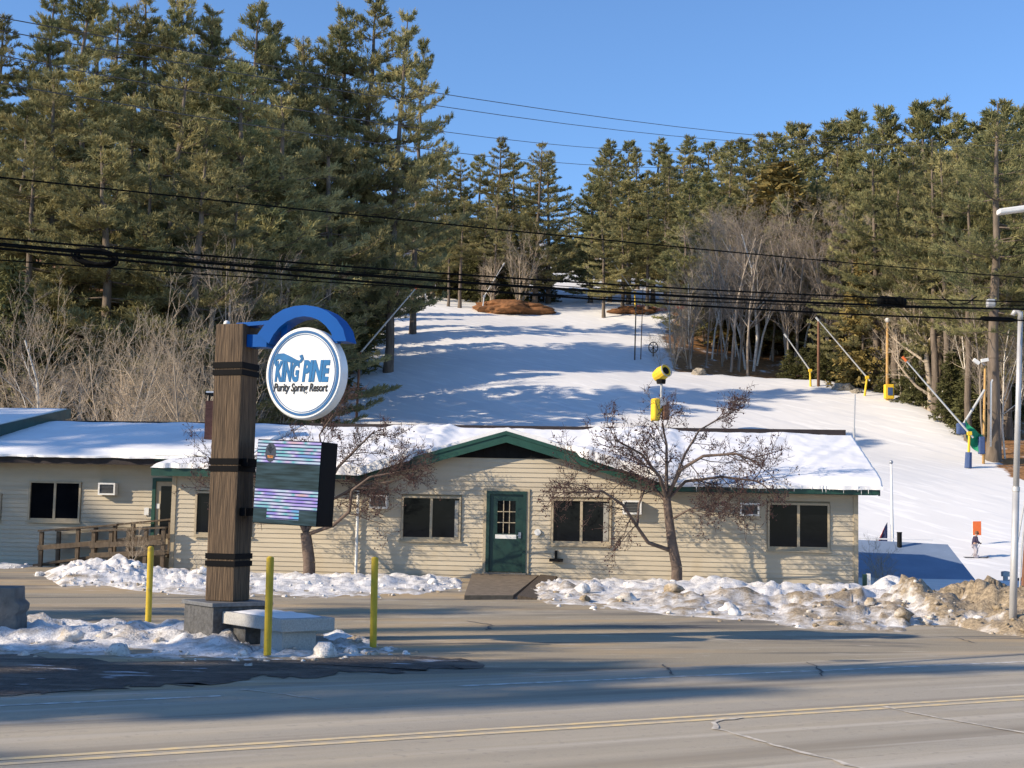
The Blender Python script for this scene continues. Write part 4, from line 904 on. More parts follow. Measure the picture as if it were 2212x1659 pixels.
def make_bare(seed, Hh=10., kind='bush', r0=None, bark='grey_bark', twig='twig'):
    R = np.random.RandomState(seed); trunk, twigs = [], []
    def grow(p, d, l, r, lev, up):
        n_ = 4 if lev == 0 else 3; q = p
        for i in range(n_):
            d = unit(d + R.normal(0, .13 if lev else .07, 3) + np.array([0, 0, up])); e = q + d * l / n_; ra, rb = r * (1 - .55 * i / n_), r * (1 - .55 * (i + 1) / n_)
            (trunk if lev == 0 or r > .035 else twigs).append((q, e, ra, rb)); q = e
            if lev < LV and not (kind == 'tall' and lev == 0 and q[2] < Hh * .36):
                for k in range(NB[lev] if i else NB[lev] // 2):
                    sp_ = R.uniform(.45, .95) if lev else R.uniform(SP[0], SP[1]); a = unit(np.cross(d, R.normal(0, 1, 3))); nd = unit(d * math.cos(sp_) + a * math.sin(sp_))
                    grow(q - d * l / n_ * R.uniform(0, .8), nd, l * R.uniform(RT[0], RT[1]) * (1 - .12 * i), max(rb * R.uniform(.42, .64), .009), lev + 1, up * .8 + .03)
    if kind == 'bush':
        LV, NB, RT, SP = 3, (3, 2, 2, 2), (.42, .66), (.35, .75)
        for s in range(R.randint(2, 5)):
            a = R.uniform(0, 6.28); grow(np.array([0., 0., -.25]), unit(np.array([math.cos(a) * .35, math.sin(a) * .35, 1])), Hh * R.uniform(.6, .8), (r0 or .1) * R.uniform(.6, 1.), 0, .04)
    elif kind == 'tall':
        LV, NB, RT, SP = 3, (4, 4, 3, 2), (.3, .52), (.45, .85); 
        grow(np.array([0, 0, -.3]), np.array([R.normal(0, .05), R.normal(0, .05), 1.]), Hh * .92, r0 or .14, 0, .06)
        trunk[:] = trunk
    else:   # oak
        LV, NB, RT, SP = 4, (3, 3, 2, 2, 2), (.45, .72), (.6, 1.1)
        grow(np.array([0, 0, -.3]), np.array([.03, 0, 1.]), Hh * .55, r0 or .35, 0, .05)
    z0 = Hh * (.42 if kind == 'tall' else 0)
    return seg_mesh('trunk', trunk, M[bark]), seg_mesh('branches', twigs, M[twig]), Hh
PINE = [make_pine(1, zb=.14, Lmax=8.2, gap=.1), make_pine(2, zb=.2, Lmax=7.6, lean=1.2), make_pine(5, zb=.12, Lmax=8., lean=-.7, gap=.15), make_pine(7, zb=.24, Lmax=8.2, gap=.2, lean=1.6)]
PINED = [make_pine(3, zb=.16, Lmax=8., gap=.12, nm='needles_dark', lean=-1.2), make_pine(8, zb=.2, Lmax=7.4, gap=.15, nm='needles_dark', lean=1.)]
PINET = [make_pine(11, zb=.42, Lmax=6.4, nm='needles_dark', dead=14, K=9), make_pine(12, zb=.36, Lmax=6.8, nm='needles_dark', gap=.2, dead=12, K=9), make_pine(13, zb=.46, Lmax=6.4, nm='needles', dead=16, gap=.2, K=9)]
PINES = [make_pine(21, zb=.1, Lmax=7.6, nm='needles_dark', K=8, dens=.85, blade=(.36, .7, .1)), make_pine(22, zb=.16, Lmax=7.2, nm='needles', K=8, dens=.85, blade=(.36, .7, .1), gap=.15), make_pine(23, zb=.14, Lmax=8., nm='needles_dark', K=8, dens=.8, blade=(.36, .7, .1), lean=1)]
HEM = [make_hemlock(31), make_hemlock(32, W=3.2)]
CED = [make_hemlock(33, nm='cedar', W=2.9)]
BUSH = [make_bare(41, 10, 'bush'), make_bare(42, 10, 'bush', .12), make_bare(43, 10, 'bush', .09)]
TALL = [make_bare(51, 16, 'tall', .15, 'dark_bark', 'red_twig'), make_bare(52, 16, 'tall', .12, 'dark_bark', 'red_twig'), make_bare(53, 16, 'tall', .13, 'birch', 'red_twig'), make_bare(54, 16, 'tall', .11, 'birch', 'twig')]
OAK = [make_bare(61, 16, 'oak', .32, 'grey_bark', 'twig')]
prng = random.Random(77)
def plant(name, var, loc, hgt, label, cat, group=None, wide=1., rz=None, tilt=0):
    tm, cm, Hh = var; s = hgt / Hh
    o = empty(name, (loc[0], loc[1], loc[2]), label, cat, group); o.scale = (s * wide, s * wide, s); o.rotation_euler = (tilt, 0, prng.uniform(0, 6.28) if rz is None else rz)
    link('trunk', tm, o); link('crown' if 'crown' in cm.name else 'branches', cm, o); return o
def put(name, var, px, top, D, label, cat, group=None, wide=1., base=None, tilt=0, rz=None):
    """stand a plant at distance D under picture column px, tall enough for its tip to reach row top"""
    r = ray(px, 1000)
    if px > 1830 and 110 < D < 170:                     # keep the run itself clear of trunks
        while r[0] * D < run_edge(D) + 1.2 and D < 175: D += 1.5
    if group == GL and D > 100:
        c_ = D * (1 - .383 * r[0]); D = (round((c_ - 139) / 22.) * 22 + 139 + prng.uniform(-2.5, 2.5)) / (1 - .383 * r[0])
    x = r[0] * D; z = tz(x, D) if base is None else base
    zt_ = H + ray(px, top)[2] * D; return plant(name, var, (x, D, z - .1), max(2.5, zt_ - z), label, cat, group, wide, rz, tilt)
GL = 'white pines on the left hillside'
ORD = 'first second third fourth fifth sixth seventh eighth ninth tenth eleventh twelfth thirteenth'.split()
for i, (px, tp_, D) in enumerate([(-110, 20, 138), (-50, 40, 140), (45, -20, 134), (125, -45, 129), (205, 5, 140), (285, -25, 138), (365, -50, 141), (432, 20, 146), (497, 4, 134), (562, 60, 150), (600, 110, 147), (640, 78, 142)]):
    put('white_pine', (PINE + PINED)[(i * 5 + 1) % 6], px, tp_, D, ORD[i] + ' from the left of the tall white pines topping the left hillside skyline', 'pine tree', GL, prng.uniform(.95, 1.15))
for px, tp_, lb in ((82, 40, 'pine top behind the first gap at the left edge'), (166, 20, 'pine top between the second and third tall pines'), (246, 42, 'shorter dark pine top left of the middle of the skyline'), (330, 30, 'dark pine top right of the skyline middle, behind two taller ones'), (402, 30, 'slim dark pine top behind the shared crowns of the skyline'), (530, 95, 'low pine top in the dip left of the twin tops'), (676, 62, 'dark pine top close behind the pale-trunked pine')):
    put('white_pine', PINED[px % 2], px, tp_, 152, lb, 'pine tree', GL, 1.05)
put('white_pine', PINE[3], 712, 4, 150, 'tall pale-trunked white pine left of the twin tops beside the ski run', 'pine tree', GL, 1.0, rz=1.)
put('white_pine', PINE[0], 768, -8, 153, 'tallest white pine beside the ski run with its tip at the frame top', 'pine tree', GL, 1.05)
put('white_pine', PINE[1], 832, 34, 160, 'dense white pine on the edge of the ski run, its shadow across the snow', 'pine tree', GL, .9)
put('white_pine', PINED[0], 884, 92, 170, 'rightmost white pine of the left hillside, overhanging the ski run', 'pine tree', GL, .75)
for i, (px, tp_, D) in enumerate([(-70, 180, 112), (10, 210, 110), (85, 150, 112), (165, 130, 108), (250, 200, 112), (335, 120, 110), (415, 170, 112), (505, 130, 116), (600, 205, 118), (700, 215, 125)]):
    put('white_pine', (PINE + PINED)[(i + 4) % 6], px, tp_, D, ORD[i] + ' from the left of the mid-height white pines in the left hillside stand', 'pine tree', GL, prng.uniform(1.1, 1.35))
for i, (px, tp_, D) in enumerate([(-60, 320, 94), (40, 290, 92), (130, 340, 93), (225, 270, 92), (310, 350, 94), (395, 320, 93), (480, 390, 97), (560, 400, 101), (640, 440, 108)]):
    put('white_pine', PINE[(i * 2 + 1) % 3], px, tp_, D, ORD[i] + ' from the left of the low sunlit front pines on the left hillside', 'pine tree', GL, prng.uniform(1.2, 1.5))
for px, tp_, D in ((5, 560, 84), (-70, 520, 86), (100, 640, 92)):
    put('hemlock_tree', HEM[px % 2], px, tp_, D, 'small dark hemlock below the pines at the left edge', 'hemlock tree', 'hemlocks at the left edge', 1.2)
# dark wood behind and under the left pines
for i in range(9):
    px = prng.uniform(560, 860); D = prng.uniform(135, 185) if px > 700 else prng.uniform(120, 170)
    if ray(px, 800)[0] * D > -17.5: continue
    put('hemlock_tree', HEM[i % 2], px, prng.uniform(470, 640), D, 'dark hemlock in the shade under the left hillside pines', 'hemlock tree', 'shaded hemlocks under the left pines', 1.2)
for i, D in enumerate((138, 146, 153, 160, 167, 174, 181, 188, 195)):
    put('hemlock_tree', HEM[i % 2], 1106 - (18.6 + 2.2 * (i % 2)) / D * 3039, 590 - 4 * (i % 3) * 6, D, 'dark hemlock of the row closing the left edge of the ski run', 'hemlock tree', 'hemlocks along the left edge of the run', 1.35)
for i in range(22):
    px = prng.uniform(470, 850); D = prng.uniform(118, 160)
    if ray(px, 800)[0] * D > -17: continue
    put('bare_tree', TALL[i % 2], px, prng.uniform(520, 640), D, 'thin grey leafless tree in the shade under the left hillside pines', 'bare tree', 'bare saplings under the left pines')
# centre notch
GC = 'pines at the top of the ski run'
for i, (px, tp_, D) in enumerate([(925, 352, 222), (955, 345, 226), (985, 335, 232), (1022, 330, 224), (1062, 300, 216), (1100, 325, 220), (1150, 303, 212), (1178, 330, 220), (1222, 425, 300), (1240, 430, 305), (905, 420, 214), (1000, 400, 226), (1130, 360, 226), (1080, 380, 232)]):
    put('white_pine', PINES[i % 3] if i % 2 else PINE[i % 4], px, tp_, D, 'dark white pine in the clump at the head of the ski run', 'pine tree', GC, 1.15)
for i, (px, tp_, D) in enumerate([(985, 425, 206), (1035, 440, 208), (960, 470, 207)]):
    put('white_pine', PINET[2], px, tp_, D, 'olive-lit smaller pine in front of the clump at the head of the ski run', 'pine tree', GC, 1.2)
for i in range(30):
    px = prng.choice([prng.uniform(925, 1185), prng.uniform(925, 1185), prng.uniform(1190, 1260), prng.uniform(1400, 1480)]); put('hemlock_tree', HEM[i % 2], px, prng.uniform(470, 560), prng.uniform(214, 240) if px < 1185 else prng.uniform(285, 310), 'dark hemlock filling the shade at the head of the ski run', 'hemlock tree', 'hemlocks at the top of the run', 1.3)
put('bare_tree', OAK[0], 1052, 500, 204.5, 'pale forked leafless tree left on the leafy mound at the head of the run', 'bare tree', None, .8)
put('bare_tree', BUSH[1], 1115, 470, 204, 'pale spreading leafless tree right on the leafy mound at the head of the run', 'bare tree', None, .8)
put('white_pine', PINET[2], 1060, 420, 204, 'straight grey-trunked pine standing on the leafy mound', 'pine tree', GC, .8)
for px in (1262, 1285, 1310, 1395): put('bare_tree', BUSH[px % 3], px, 500, 262, 'grey leafless tree at the right side of the upper trail', 'bare tree', 'bare trees by the upper trail', .7)
# right-hand ridge
GR = 'pines along the right-hand ridge'
tops = [(1285, 338), (1302, 316), (1318, 298), (1350, 302), (1372, 318), (1405, 298), (1438, 330), (1468, 322), (1492, 288), (1528, 305), (1560, 318), (1588, 305), (1612, 296), (1645, 285), (1672, 290), (1702, 262), (1735, 262), (1768, 268), (1800, 255), (1836, 240), (1870, 232), (1905, 226), (1938, 248), (1975, 240), (2008, 214), (2040, 212), (2075, 250), (2108, 262), (2140, 238), (2172, 222), (2205, 228), (2245, 250), (2290, 240)]
for i, (px, tp_) in enumerate(tops):
    D = 262 - i * 2.6 + prng.uniform(-6, 6); put('white_pine', PINES[i % 3], px, tp_, D, 'dark white pine on the skyline of the right-hand ridge', 'pine tree', GR, prng.uniform(1.05, 1.3))
for row, (d0, d1, t0, t1, x0, step) in enumerate([(222, 200, 370, 300, 1270, 42), (205, 178, 430, 350, 1300, 46), (190, 160, 480, 400, 1480, 50)]):
    px = x0
    while px < 2330:
        f = (px - 1270) / 1000; D = d0 + (d1 - d0) * f + prng.uniform(-5, 5)
        r = ray(px, 900)
        put('white_pine', (PINES + PINET + PINE[:2])[prng.randrange(8)], px, t0 + (t1 - t0) * f + prng.uniform(-28, 28), D, 'white pine in the crowded slope below the right-hand ridge', 'pine tree', GR, prng.uniform(1.1, 1.4))
        px += step + prng.uniform(-12, 12)
for px, tp_, D in ((1690, 355, 186), (1665, 372, 184), (1715, 400, 182)): put('cedar_tree', CED[0], px, tp_, D, 'rusty green bushy cedar rising over the bare birches', 'cedar tree', 'cedars over the birches', 1.7)
put('cedar_tree', CED[0], 1865, 640 - 90, 151, 'rusty green narrow cedar right of the birches', 'cedar tree', None, 1.1)
for i, (px, tp_, D) in enumerate([(1842, 420, 152), (1895, 300, 150), (1935, 340, 146), (1985, 310, 148), (2030, 360, 140), (2078, 300, 142), (2120, 330, 138), (2175, 290, 132), (2225, 330, 130), (2290, 300, 134), (2010, 430, 150), (2150, 420, 150), (1960, 450, 155)]):
    put('white_pine', (PINE[0], PINET[0], PINET[1], PINE[3], PINET[2])[i % 5], px, tp_, D, 'olive white pine with a long bare trunk at the right edge of the run', 'pine tree', 'pines at the right edge of the run', prng.uniform(1., 1.3))
put('white_pine', PINET[1], 2146, 230, 113.5, 'thick leaning white pine trunk at the lower corner of the right-hand woods', 'pine tree', None, 1.3, tilt=-.03)
put('white_pine', PINET[1], 2022, 300, 127, 'straight thick pine trunk behind the snow lance at the right edge of the run', 'pine tree', None, 1.0)
put('white_pine', PINET[2], 2048, 330, 126, 'second thick pine trunk close behind the snow lance at the right edge', 'pine tree', None, 1.0)
put('white_pine', PINET[1], 2092, 330, 128, 'leaning pine trunk between the flood light pole and the snow lance', 'pine tree', None, .9)
for i in range(16):
    px = prng.uniform(1830, 2230); D = prng.uniform(126, 150); put('hemlock_tree', HEM[i % 2], px, prng.uniform(700, 800), D, 'dark low hemlock under the trees at the right edge of the run', 'hemlock tree', 'hemlocks under the right-hand woods', 1.4)
for px, tp_, D in ((1788, 735, 160), (1760, 745, 162), (1830, 745, 157), (1855, 755, 154), (1735, 750, 164), (1705, 755, 165)): put('hemlock_tree', HEM[px % 2], px, tp_, D, 'dark young hemlock behind the crest below the birches', 'hemlock tree', 'young hemlocks behind the crest', 1.6)
# bare birch wood behind the crest
for i in range(70):
    px = prng.uniform(1445, 1830); D = prng.uniform(165, 186); v = prng.choice([0, 0, 1, 1, 1, 2, 3, 3]); 
    put('birch_tree' if v > 1 else 'bare_tree', TALL[v], px, prng.uniform(450, 530) + 70 * (px < 1500) + 40 * (px < 1560), D, 'white-barked leafless birch in the wood behind the crest' if v > 1 else 'grey-brown leafless tree in the wood behind the crest', 'birch tree' if v > 1 else 'bare tree', 'birches behind the crest' if v > 1 else 'bare trees behind the crest', prng.uniform(.9, 1.3), tilt=prng.uniform(-.06, .06))
for px, tp_, D in ((1745, 430, 178), (1770, 420, 176)): put('bare_tree', BUSH[0], px, tp_, D, 'pale leafless tree high between the cedars', 'bare tree', 'pale bare trees between the cedars', .8)
put('bare_tree', OAK[0], 2012, 480, 124, 'large pale leafless oak spreading before the pines at the right', 'bare tree', None, .95, rz=2.1)
for i in range(14): put('bare_tree', TALL[i % 4], prng.uniform(1900, 2200), prng.uniform(540, 700), prng.uniform(121, 135), 'thin leafless sapling among the trunks at the right edge of the run', 'bare tree', 'saplings at the right edge', .8)
for i, (px, tp_, D) in enumerate([(1425, 700, 163), (1455, 675, 164), (1485, 630, 165)]): put('bare_shrub', BUSH[i % 3], px, tp_, D, 'low bare brush at the near end of the wooded crest', 'shrub', 'brush on the crest', 1.1)
# bare trees and brush on the left bank behind the annex
for i in range(12):
    px = prng.uniform(20, 470); D = prng.uniform(66, 86); put('bare_tree', BUSH[i % 3] if i < 8 else OAK[0], px, prng.uniform(575, 680), D, 'grey leafless many-stemmed tree on the leafy bank behind the annex', 'bare tree', 'bare trees on the left bank', prng.uniform(.7, .95))
for i in range(3):
    px = prng.choice([prng.uniform(-40, 230), prng.uniform(-40, 470)]); D = prng.uniform(62, 76); put('bare_shrub', BUSH[i % 3], px, prng.uniform(760, 840), D, 'pale tangled brush on the leafy bank behind the annex', 'shrub', 'brush on the left bank', 1.2)
for i in range(7): put('bare_tree', TALL[i % 2], prng.uniform(330, 560), prng.uniform(560, 640), prng.uniform(88, 100), 'slim grey leafless tree above the chimney', 'bare tree', 'slim trees above the chimney')
put('tree_snag', TALL[2], 72, 690, 70, 'broken pale dead tree snag at the left edge of the bank', 'dead tree', None, 1.3)

# crab apples before the lodge
def crab(name, base, limbs, seed, label):
    R = np.random.RandomState(seed); tr, tw, fr = [], [], []
    o = empty(name, base, label, 'crab apple tree')
    def grow(p, d, l, r, lev):
        n_ = 3; q = p
        for i in range(n_):
            d = unit(d + R.normal(0, .2, 3) + np.array([0, 0, -.05 + .03 * lev])); e = q + d * l / n_; ra, rb = r * (1 - .5 * i / n_), r * (1 - .5 * (i + 1) / n_)
            (tr if r > .025 else tw).append((q, e, ra, rb)); q = e
            if lev < 4:
                for k in range((2, 2, 2, 2)[lev]):
                    if R.rand() < (.22 if lev < 2 else .2): continue
                    sp_ = R.uniform(.4, 1.1); a = unit(np.cross(d, R.normal(0, 1, 3))); nd = unit(d * math.cos(sp_) + a * math.sin(sp_) + np.array([0, -.0, .06]))
                    grow(q - d * l / n_ * R.uniform(0, .7), nd, l * R.uniform(.4, .68), max(rb * R.uniform(.45, .65), .0055), lev + 1)
            elif R.rand() < .12: fr.append(q + R.normal(0, .03, 3) - (0, 0, .04))
    for pts, r0, r1, kids in limbs:
        if kids: r0, r1, kids = r0 * .72, r1 * .72, kids + 1
        pts = [np.array(p, float) for p in pts]
        for i in range(len(pts) - 1):
            t0, t1 = i / (len(pts) - 1), (i + 1) / (len(pts) - 1); tr.append((pts[i], pts[i + 1], r0 + (r1 - r0) * t0, r0 + (r1 - r0) * t1))
        d = unit(pts[-1] - pts[-2])
        for k in range(kids):
            a = unit(np.cross(d, R.normal(0, 1, 3))); s_ = R.uniform(.2, .8); f = R.uniform(.35, 1); i = min(int(f * (len(pts) - 1)), len(pts) - 2)
            p = pts[i] + (pts[i + 1] - pts[i]) * (f * (len(pts) - 1) - i); grow(p, unit(d * math.cos(s_) + a * math.sin(s_)), R.uniform(.7, 1.1), r1 * .75, 1)
    t = link('trunk', seg_mesh('trunk', tr, M['crab_bark']), o); link('branches', seg_mesh('branches', tw, M['crab_twig']), o)
    fb = np.array([[1, 0, 0], [-1, 0, 0], [0, 1, 0], [0, -1, 0], [0, 0, 1], [0, 0, -1]], float); ff = np.array([[0, 2, 4], [2, 1, 4], [1, 3, 4], [3, 0, 4], [2, 0, 5], [1, 2, 5], [3, 1, 5], [0, 3, 5]])
    V = np.concatenate([fb * R.uniform(.014, .026) + p for p in fr]); Fq = np.concatenate([ff + 6 * i for i in range(len(fr))])
    tag(link('fruit', me_np('fruit', V, Fq, [M['fruit']]), o), kind='stuff'); return o
rb_ = P(1462, 1262, 36.2); 
def at(px, py, D): return P(px, py, D) - rb_
DB = 36.2
crab('crab_apple_tree', rb_, [
    ([(0, 0, -.3), at(1462, 1225, DB), at(1452, 1175, DB), at(1445, 1120, DB), at(1440, 1075, DB)], .15, .1, 0),
    ([at(1446, 1188, DB), at(1400, 1172, DB - .2), at(1378, 1140, DB - .4), at(1345, 1090, DB - .7), at(1300, 1060, DB - .9), at(1240, 1065, DB - 1)], .08, .03, 6),
    ([at(1376, 1140, DB - .3), at(1380, 1090, DB), at(1400, 1040, DB + .1)], .05, .03, 3),
    ([at(1440, 1078, DB), at(1425, 1030, DB - .4), at(1385, 980, DB - .7), at(1330, 950, DB - 1)], .08, .03, 6),
    ([at(1440, 1078, DB), at(1440, 1020, DB + .1), at(1440, 960, DB + .1), at(1430, 915, DB + .2)], .08, .03, 5),
    ([at(1440, 1075, DB), at(1470, 1015, DB - .5), at(1520, 985, DB - .9), at(1590, 980, DB - 1.2), at(1640, 1000, DB - 1.3)], .08, .03, 6),
    ([at(1440, 1080, DB), at(1480, 1040, DB + .2), at(1560, 1030, DB - .5), at(1640, 1040, DB - .8)], .07, .03, 6),
    ([at(1440, 1085, DB), at(1400, 1040, DB + .3), at(1340, 1015, DB + .3), at(1270, 1015, DB)], .07, .03, 5),
    ([at(1442, 1076, DB), at(1480, 980, DB), at(1510, 930, DB + .1), at(1560, 900, DB + .2)], .06, .025, 5),
    ([at(1446, 1125, DB), at(1490, 1100, DB - .3), at(1540, 1090, DB - .4)], .045, .02, 4),
], 71, 'right-hand crab apple tree with dark red fruit before the lodge wall')
rb_ = P(668, 1252, 37.6); DB = 37.6
crab('crab_apple_tree', rb_, [
    ([(0, 0, -.3), at(668, 1215, DB), at(664, 1180, DB), at(660, 1150, DB)], .17, .14, 0),
    ([at(660, 1152, DB), at(640, 1110, DB - .3), at(590, 1075, DB - .6), at(520, 1050, DB - .8), at(450, 1060, DB - .9)], .09, .03, 7),
    ([at(660, 1152, DB), at(655, 1090, DB), at(640, 1030, DB - .2), at(620, 970, DB - .3)], .08, .03, 6),
    ([at(663, 1155, DB), at(720, 1135, DB - .4), at(755, 1105, DB - .6), at(760, 1060, DB - .8), at(800, 1030, DB - 1), at(860, 1020, DB - 1.1)], .08, .03, 7),
    ([at(660, 1150, DB), at(690, 1080, DB), at(730, 1010, DB - .2), at(780, 960, DB - .3), at(810, 930, DB - .4)], .08, .03, 6),
    ([at(662, 1150, DB), at(700, 1090, DB + .3), at(770, 1050, DB + .2), at(850, 1040, DB)], .06, .03, 6),
    ([at(662, 1150, DB), at(610, 1080, DB + .3), at(560, 1030, DB + .2), at(480, 1010, DB)], .06, .03, 6),
    ([at(690, 1080, DB), at(700, 1000, DB), at(690, 940, DB), at(720, 895, DB)], .05, .025, 5),
], 72, 'left-hand crab apple tree partly hidden behind the sign post and screen')
for px, tp_, D in ((1925, 1205, 44), (1880, 1180, 43)):
    r = ray(px, 1000); plant('bare_shrub', BUSH[px % 3], (r[0] * D, D, -1.2), 3.0 if px > 1900 else 2.4, 'low bare shrub in front of the blue roof', 'shrub', 'bare shrubs before the blue roof', 1.1)
q = LW(-9.9, -1.1, .05); plant('bare_shrub', BUSH[0], q, 1.6, 'thin bare shrub before the wooden railing', 'shrub', None, .9)
# pines beyond the left of the frame, whose shadows stripe road, lot and roofs
for x, c_, h_, v, wd in ((-38, 15.6, 20.3, HEM[0], .6), (-38, 17.3, 22.6, HEM[1], .5), (-36, 18.6, 18.6, HEM[0], .9), (-34, 21.2, 17.0, HEM[1], .8), (-42, 24.7, 22.5, HEM[0], .35), (-50, 13.2, 22.6, HEM[1], .5), (-40, 28.6, 19.5, HEM[1], .6),
                         (-66, 53.5, 33, PINE[1], .5), (-74, 57, 36, PINE[3], .6), (-58, 49.4, 31, HEM[0], .6), (-62, 47.2, 31.5, HEM[1], .7), (-70, 51.2, 37, HEM[0], .5)):
    plant('hemlock_tree' if v in HEM else 'white_pine', v, (x, c_ + .383 * x, -.3), h_, 'evergreen standing along the road beyond the left edge', 'evergreen tree', 'roadside evergreens outside the frame', wd)

# ------------------------------------------------------------------ poles and cables
def cable(name, p, q, r, sag, label, m='cable', ext=(14, 10), group='overhead cables along the road', n=24, cat='cable'):
    p, q = np.array(p), np.array(q); d = q - p; L = np.linalg.norm(d); d = d / L
    pts = []
    for t in np.linspace(-ext[0] / L, 1 + ext[1] / L, n): pts.append(p + (q - p) * t + np.array([0, 0, -4 * sag * t * (1 - t)]))
    o = empty(name, pts[0], label, cat, group); MB().tube(pts, r, 6).build('strand', M[m], o, smooth=True); return o
DL, DR = 15.5, 26.3
def cb_(y0, y1, r, sag, label, x1=2205, ex=(12, 6), **k): return cable('overhead_cable', P(0, y0, DL), P(x1, y1, DR), r, sag, label, ext=ex, **k)
cb_(515, 652, .013, .12, 'upper black cable of the bundle crossing from left edge to the grey pole')
cb_(529, 668, .02, .13, 'thickest black cable of the bundle holding the coil')
cb_(537, 692, .016, .13, 'lowest thick black cable of the bundle, ending at the grey pole')
cb_(525, 660, .006, .13, 'thin black lashing wire inside the cable bundle')
cb_(562, 668, .008, .12, 'thin black wire just below the cable bundle')
cb_(383, 600, .01, .05, 'thin black wire crossing the pines above the cable bundle', x1=2212, ex=(12, 16))
UP = [((0, 30), (1640, 293)), ((0, 58), (1490, 297)), ((0, 112), (1262, 318)), ((0, 172), (1270, 356))]
for (a, b), lb in zip(UP, ('topmost thin wire against the blue sky', 'second thin wire from the top against the sky', 'third thin wire down, crossing the sky gap', 'lowest of the four thin sky wires')):
    cable('power_line', P(a[0], a[1] + 8, 30), P(b[0], b[1], 62), .012, .25, lb, 'wire', (12, 60), 'power lines over the sky', cat='power line')
# coil of slack cable
ck = P(206, 556, 16.6); o = empty('cable_coil', ck, 'oval coil of slack black cable hung on the bundle at left', 'cable coil'); rg = random.Random(6)
for k in range(5):
    rx, rz_ = .2 + .02 * k, .075 + .008 * k
    MB().tube([ck + np.array([math.cos(t) * rx, .03 * math.sin(t * 2 + k), math.sin(t) * rz_ - math.cos(t) * .03]) + np.array([rg.uniform(-.01, .01), 0, rg.uniform(-.008, .008)]) for t in np.linspace(0, 6.28, 26)], .017, 6).build('loop', M['cable'], o, smooth=True)
ck = P(1926, 652, 24.3); o = empty('splice_box', ck, 'black ribbed splice case hung on the cables at right', 'splice case')
MB().tube([ck + (-.24, 0, .02), ck + (-.2, 0, .018), ck + (.2, 0, .0), ck + (.25, 0, 0)], [.06, .085, .085, .05], 10).build('case', M['cable'], o)
for t in (-.17, -.1, .14): MB().tube([ck + (t - .012, 0, .012), ck + (t + .012, 0, .012)], .095, 10).build('clamp', M['cable'], o)
ck = P(2108, 694, 25.5)
pb = P(2186, 1285, 26.4); pb[2] = -.25; pt = P(2204, 690, 26.4)
o = empty('utility_pole', pb, 'tall pale grey metal pole at the right edge behind the dirty snow', 'pole')
MB().tube([pb, pb + (pt - pb) * .45], [.072, .064], 12).build('lower_tube', M['pole_grey'], o, smooth=True); MB().tube([pb + (pt - pb) * .45, pt], [.058, .046], 12).build('upper_tube', M['pole_grey'], o, smooth=True)
MB().tube([pb + (pt - pb) * .445, pb + (pt - pb) * .46], .072, 12).build('collar', M['pole_grey'], o); MB().tube([pt, pt + (-.0, 0, .12), pt + (-.1, 0, .16), pt + (-.14, 0, .08)], [.05, .055, .05, .045], 10).build('cap', M['pole_grey'], o, smooth=True)
e0, e1 = P(2150, 459, 26.8), P(2290, 440, 26.8); o = empty('street_lamp', P(2300, 1290, 26.8), 'pale street lamp head reaching in at the right edge', 'street lamp')
MB().box((e0 + e1) / 2 - (e1 - e0) * .22, (.62, .2, .11), X=unit(e1 - e0)).build('lamp_head', M['white_paint'], o, bevel=.03); MB().tube([e0 + (e1 - e0) * .5, e1, P(2300, 700, 26.8), P(2300, 1290, 26.8)], [.03, .05, .07, .09], 10).build('pole', M['pole_grey'], o, smooth=True)
# cable loops and grey box by the pole
ck = P(2140, 655, 26); o = empty('junction_box', ck, 'small pale junction box on the cables by the grey pole', 'junction box'); MB().box(ck, (.15, .12, .15)).build('box', M['pole_grey'], o, bevel=.02)
MB().tube([P(2035, 642, 25.6), P(2060, 658, 25.6), P(2090, 655, 25.7), P(2110, 640, 25.8)], .011, 6).build('loop', M['cable'], o, smooth=True)
o = empty('cable_sleeve', P(2160, 689, 26), 'fat black sleeve on the lowest cable by the grey pole', 'cable sleeve'); MB().tube([P(2118, 686, 26), P(2125, 688, 26), P(2185, 691, 26.2), P(2195, 692, 26.2)], [.02, .045, .045, .02], 8).build('sleeve', M['cable'], o)
# rusty wood post and stays at the very edge
q = P(2209, 1262, 34); o = empty('wooden_post', (q[0], q[1], -.4), 'dark red-brown post at the right edge behind the snow bank', 'post'); MB().tube([(q[0], q[1], -.4), (q[0] + .35, q[1], 4.2)], .09, 8).build('shaft', M['rust_wood'], o)
o = empty('stay_wire', (q[0] - .4, q[1], -.3), 'two thin stay wires leaning to the post at right edge', 'stay wire'); 
for k in (0, .12): MB().tube([(q[0] - .3 + k, q[1] - .2, -.3), (q[0] - .2 + k, q[1] - .2, 1.2), (q[0] + .25, q[1] - .1, 3.5)], .02, 6).build('wire', M['pole_grey'], o)

# ------------------------------------------------------------------ blue-roofed shed and low brown roof
sh = empty('shed', (14.5, 53, -2.4), 'low shed with plain blue roof beyond the lodge corner', 'shed')
ef, er2 = P(1800, 1264, 50), P(2112, 1259, 50); rg0, rg1, rg2 = P(1800, 1163, 54), P(2015, 1168, 54), P(2047, 1176, 53.4)
bl, br_ = ef + (.5, 8, -.1), er2 + (.5, 8, -.1)
rf = MB(); tk = np.array([0, 0, -.09])
rf.hexa([ef + tk, er2 + tk, rg2 + tk, rg0 + tk, ef, er2, rg2, rg0]); rf.hexa([rg0 + tk, rg2 + tk, br_ + tk, bl + tk, rg0, rg2, br_, bl]); rf.build('roof', M['blue_roof'], sh)
MB().hexa([rg0 + (0, -.05, .0), rg1 + (0, -.05, .0), rg1 + (0, .08, .0), rg0 + (0, .08, 0), rg0 + (0, -.05, .05), rg1 + (0, -.05, .05), rg1 + (0, .08, .05), rg0 + (0, .08, .05)]).build('ridge_snow', M['roof_snow'], sh)
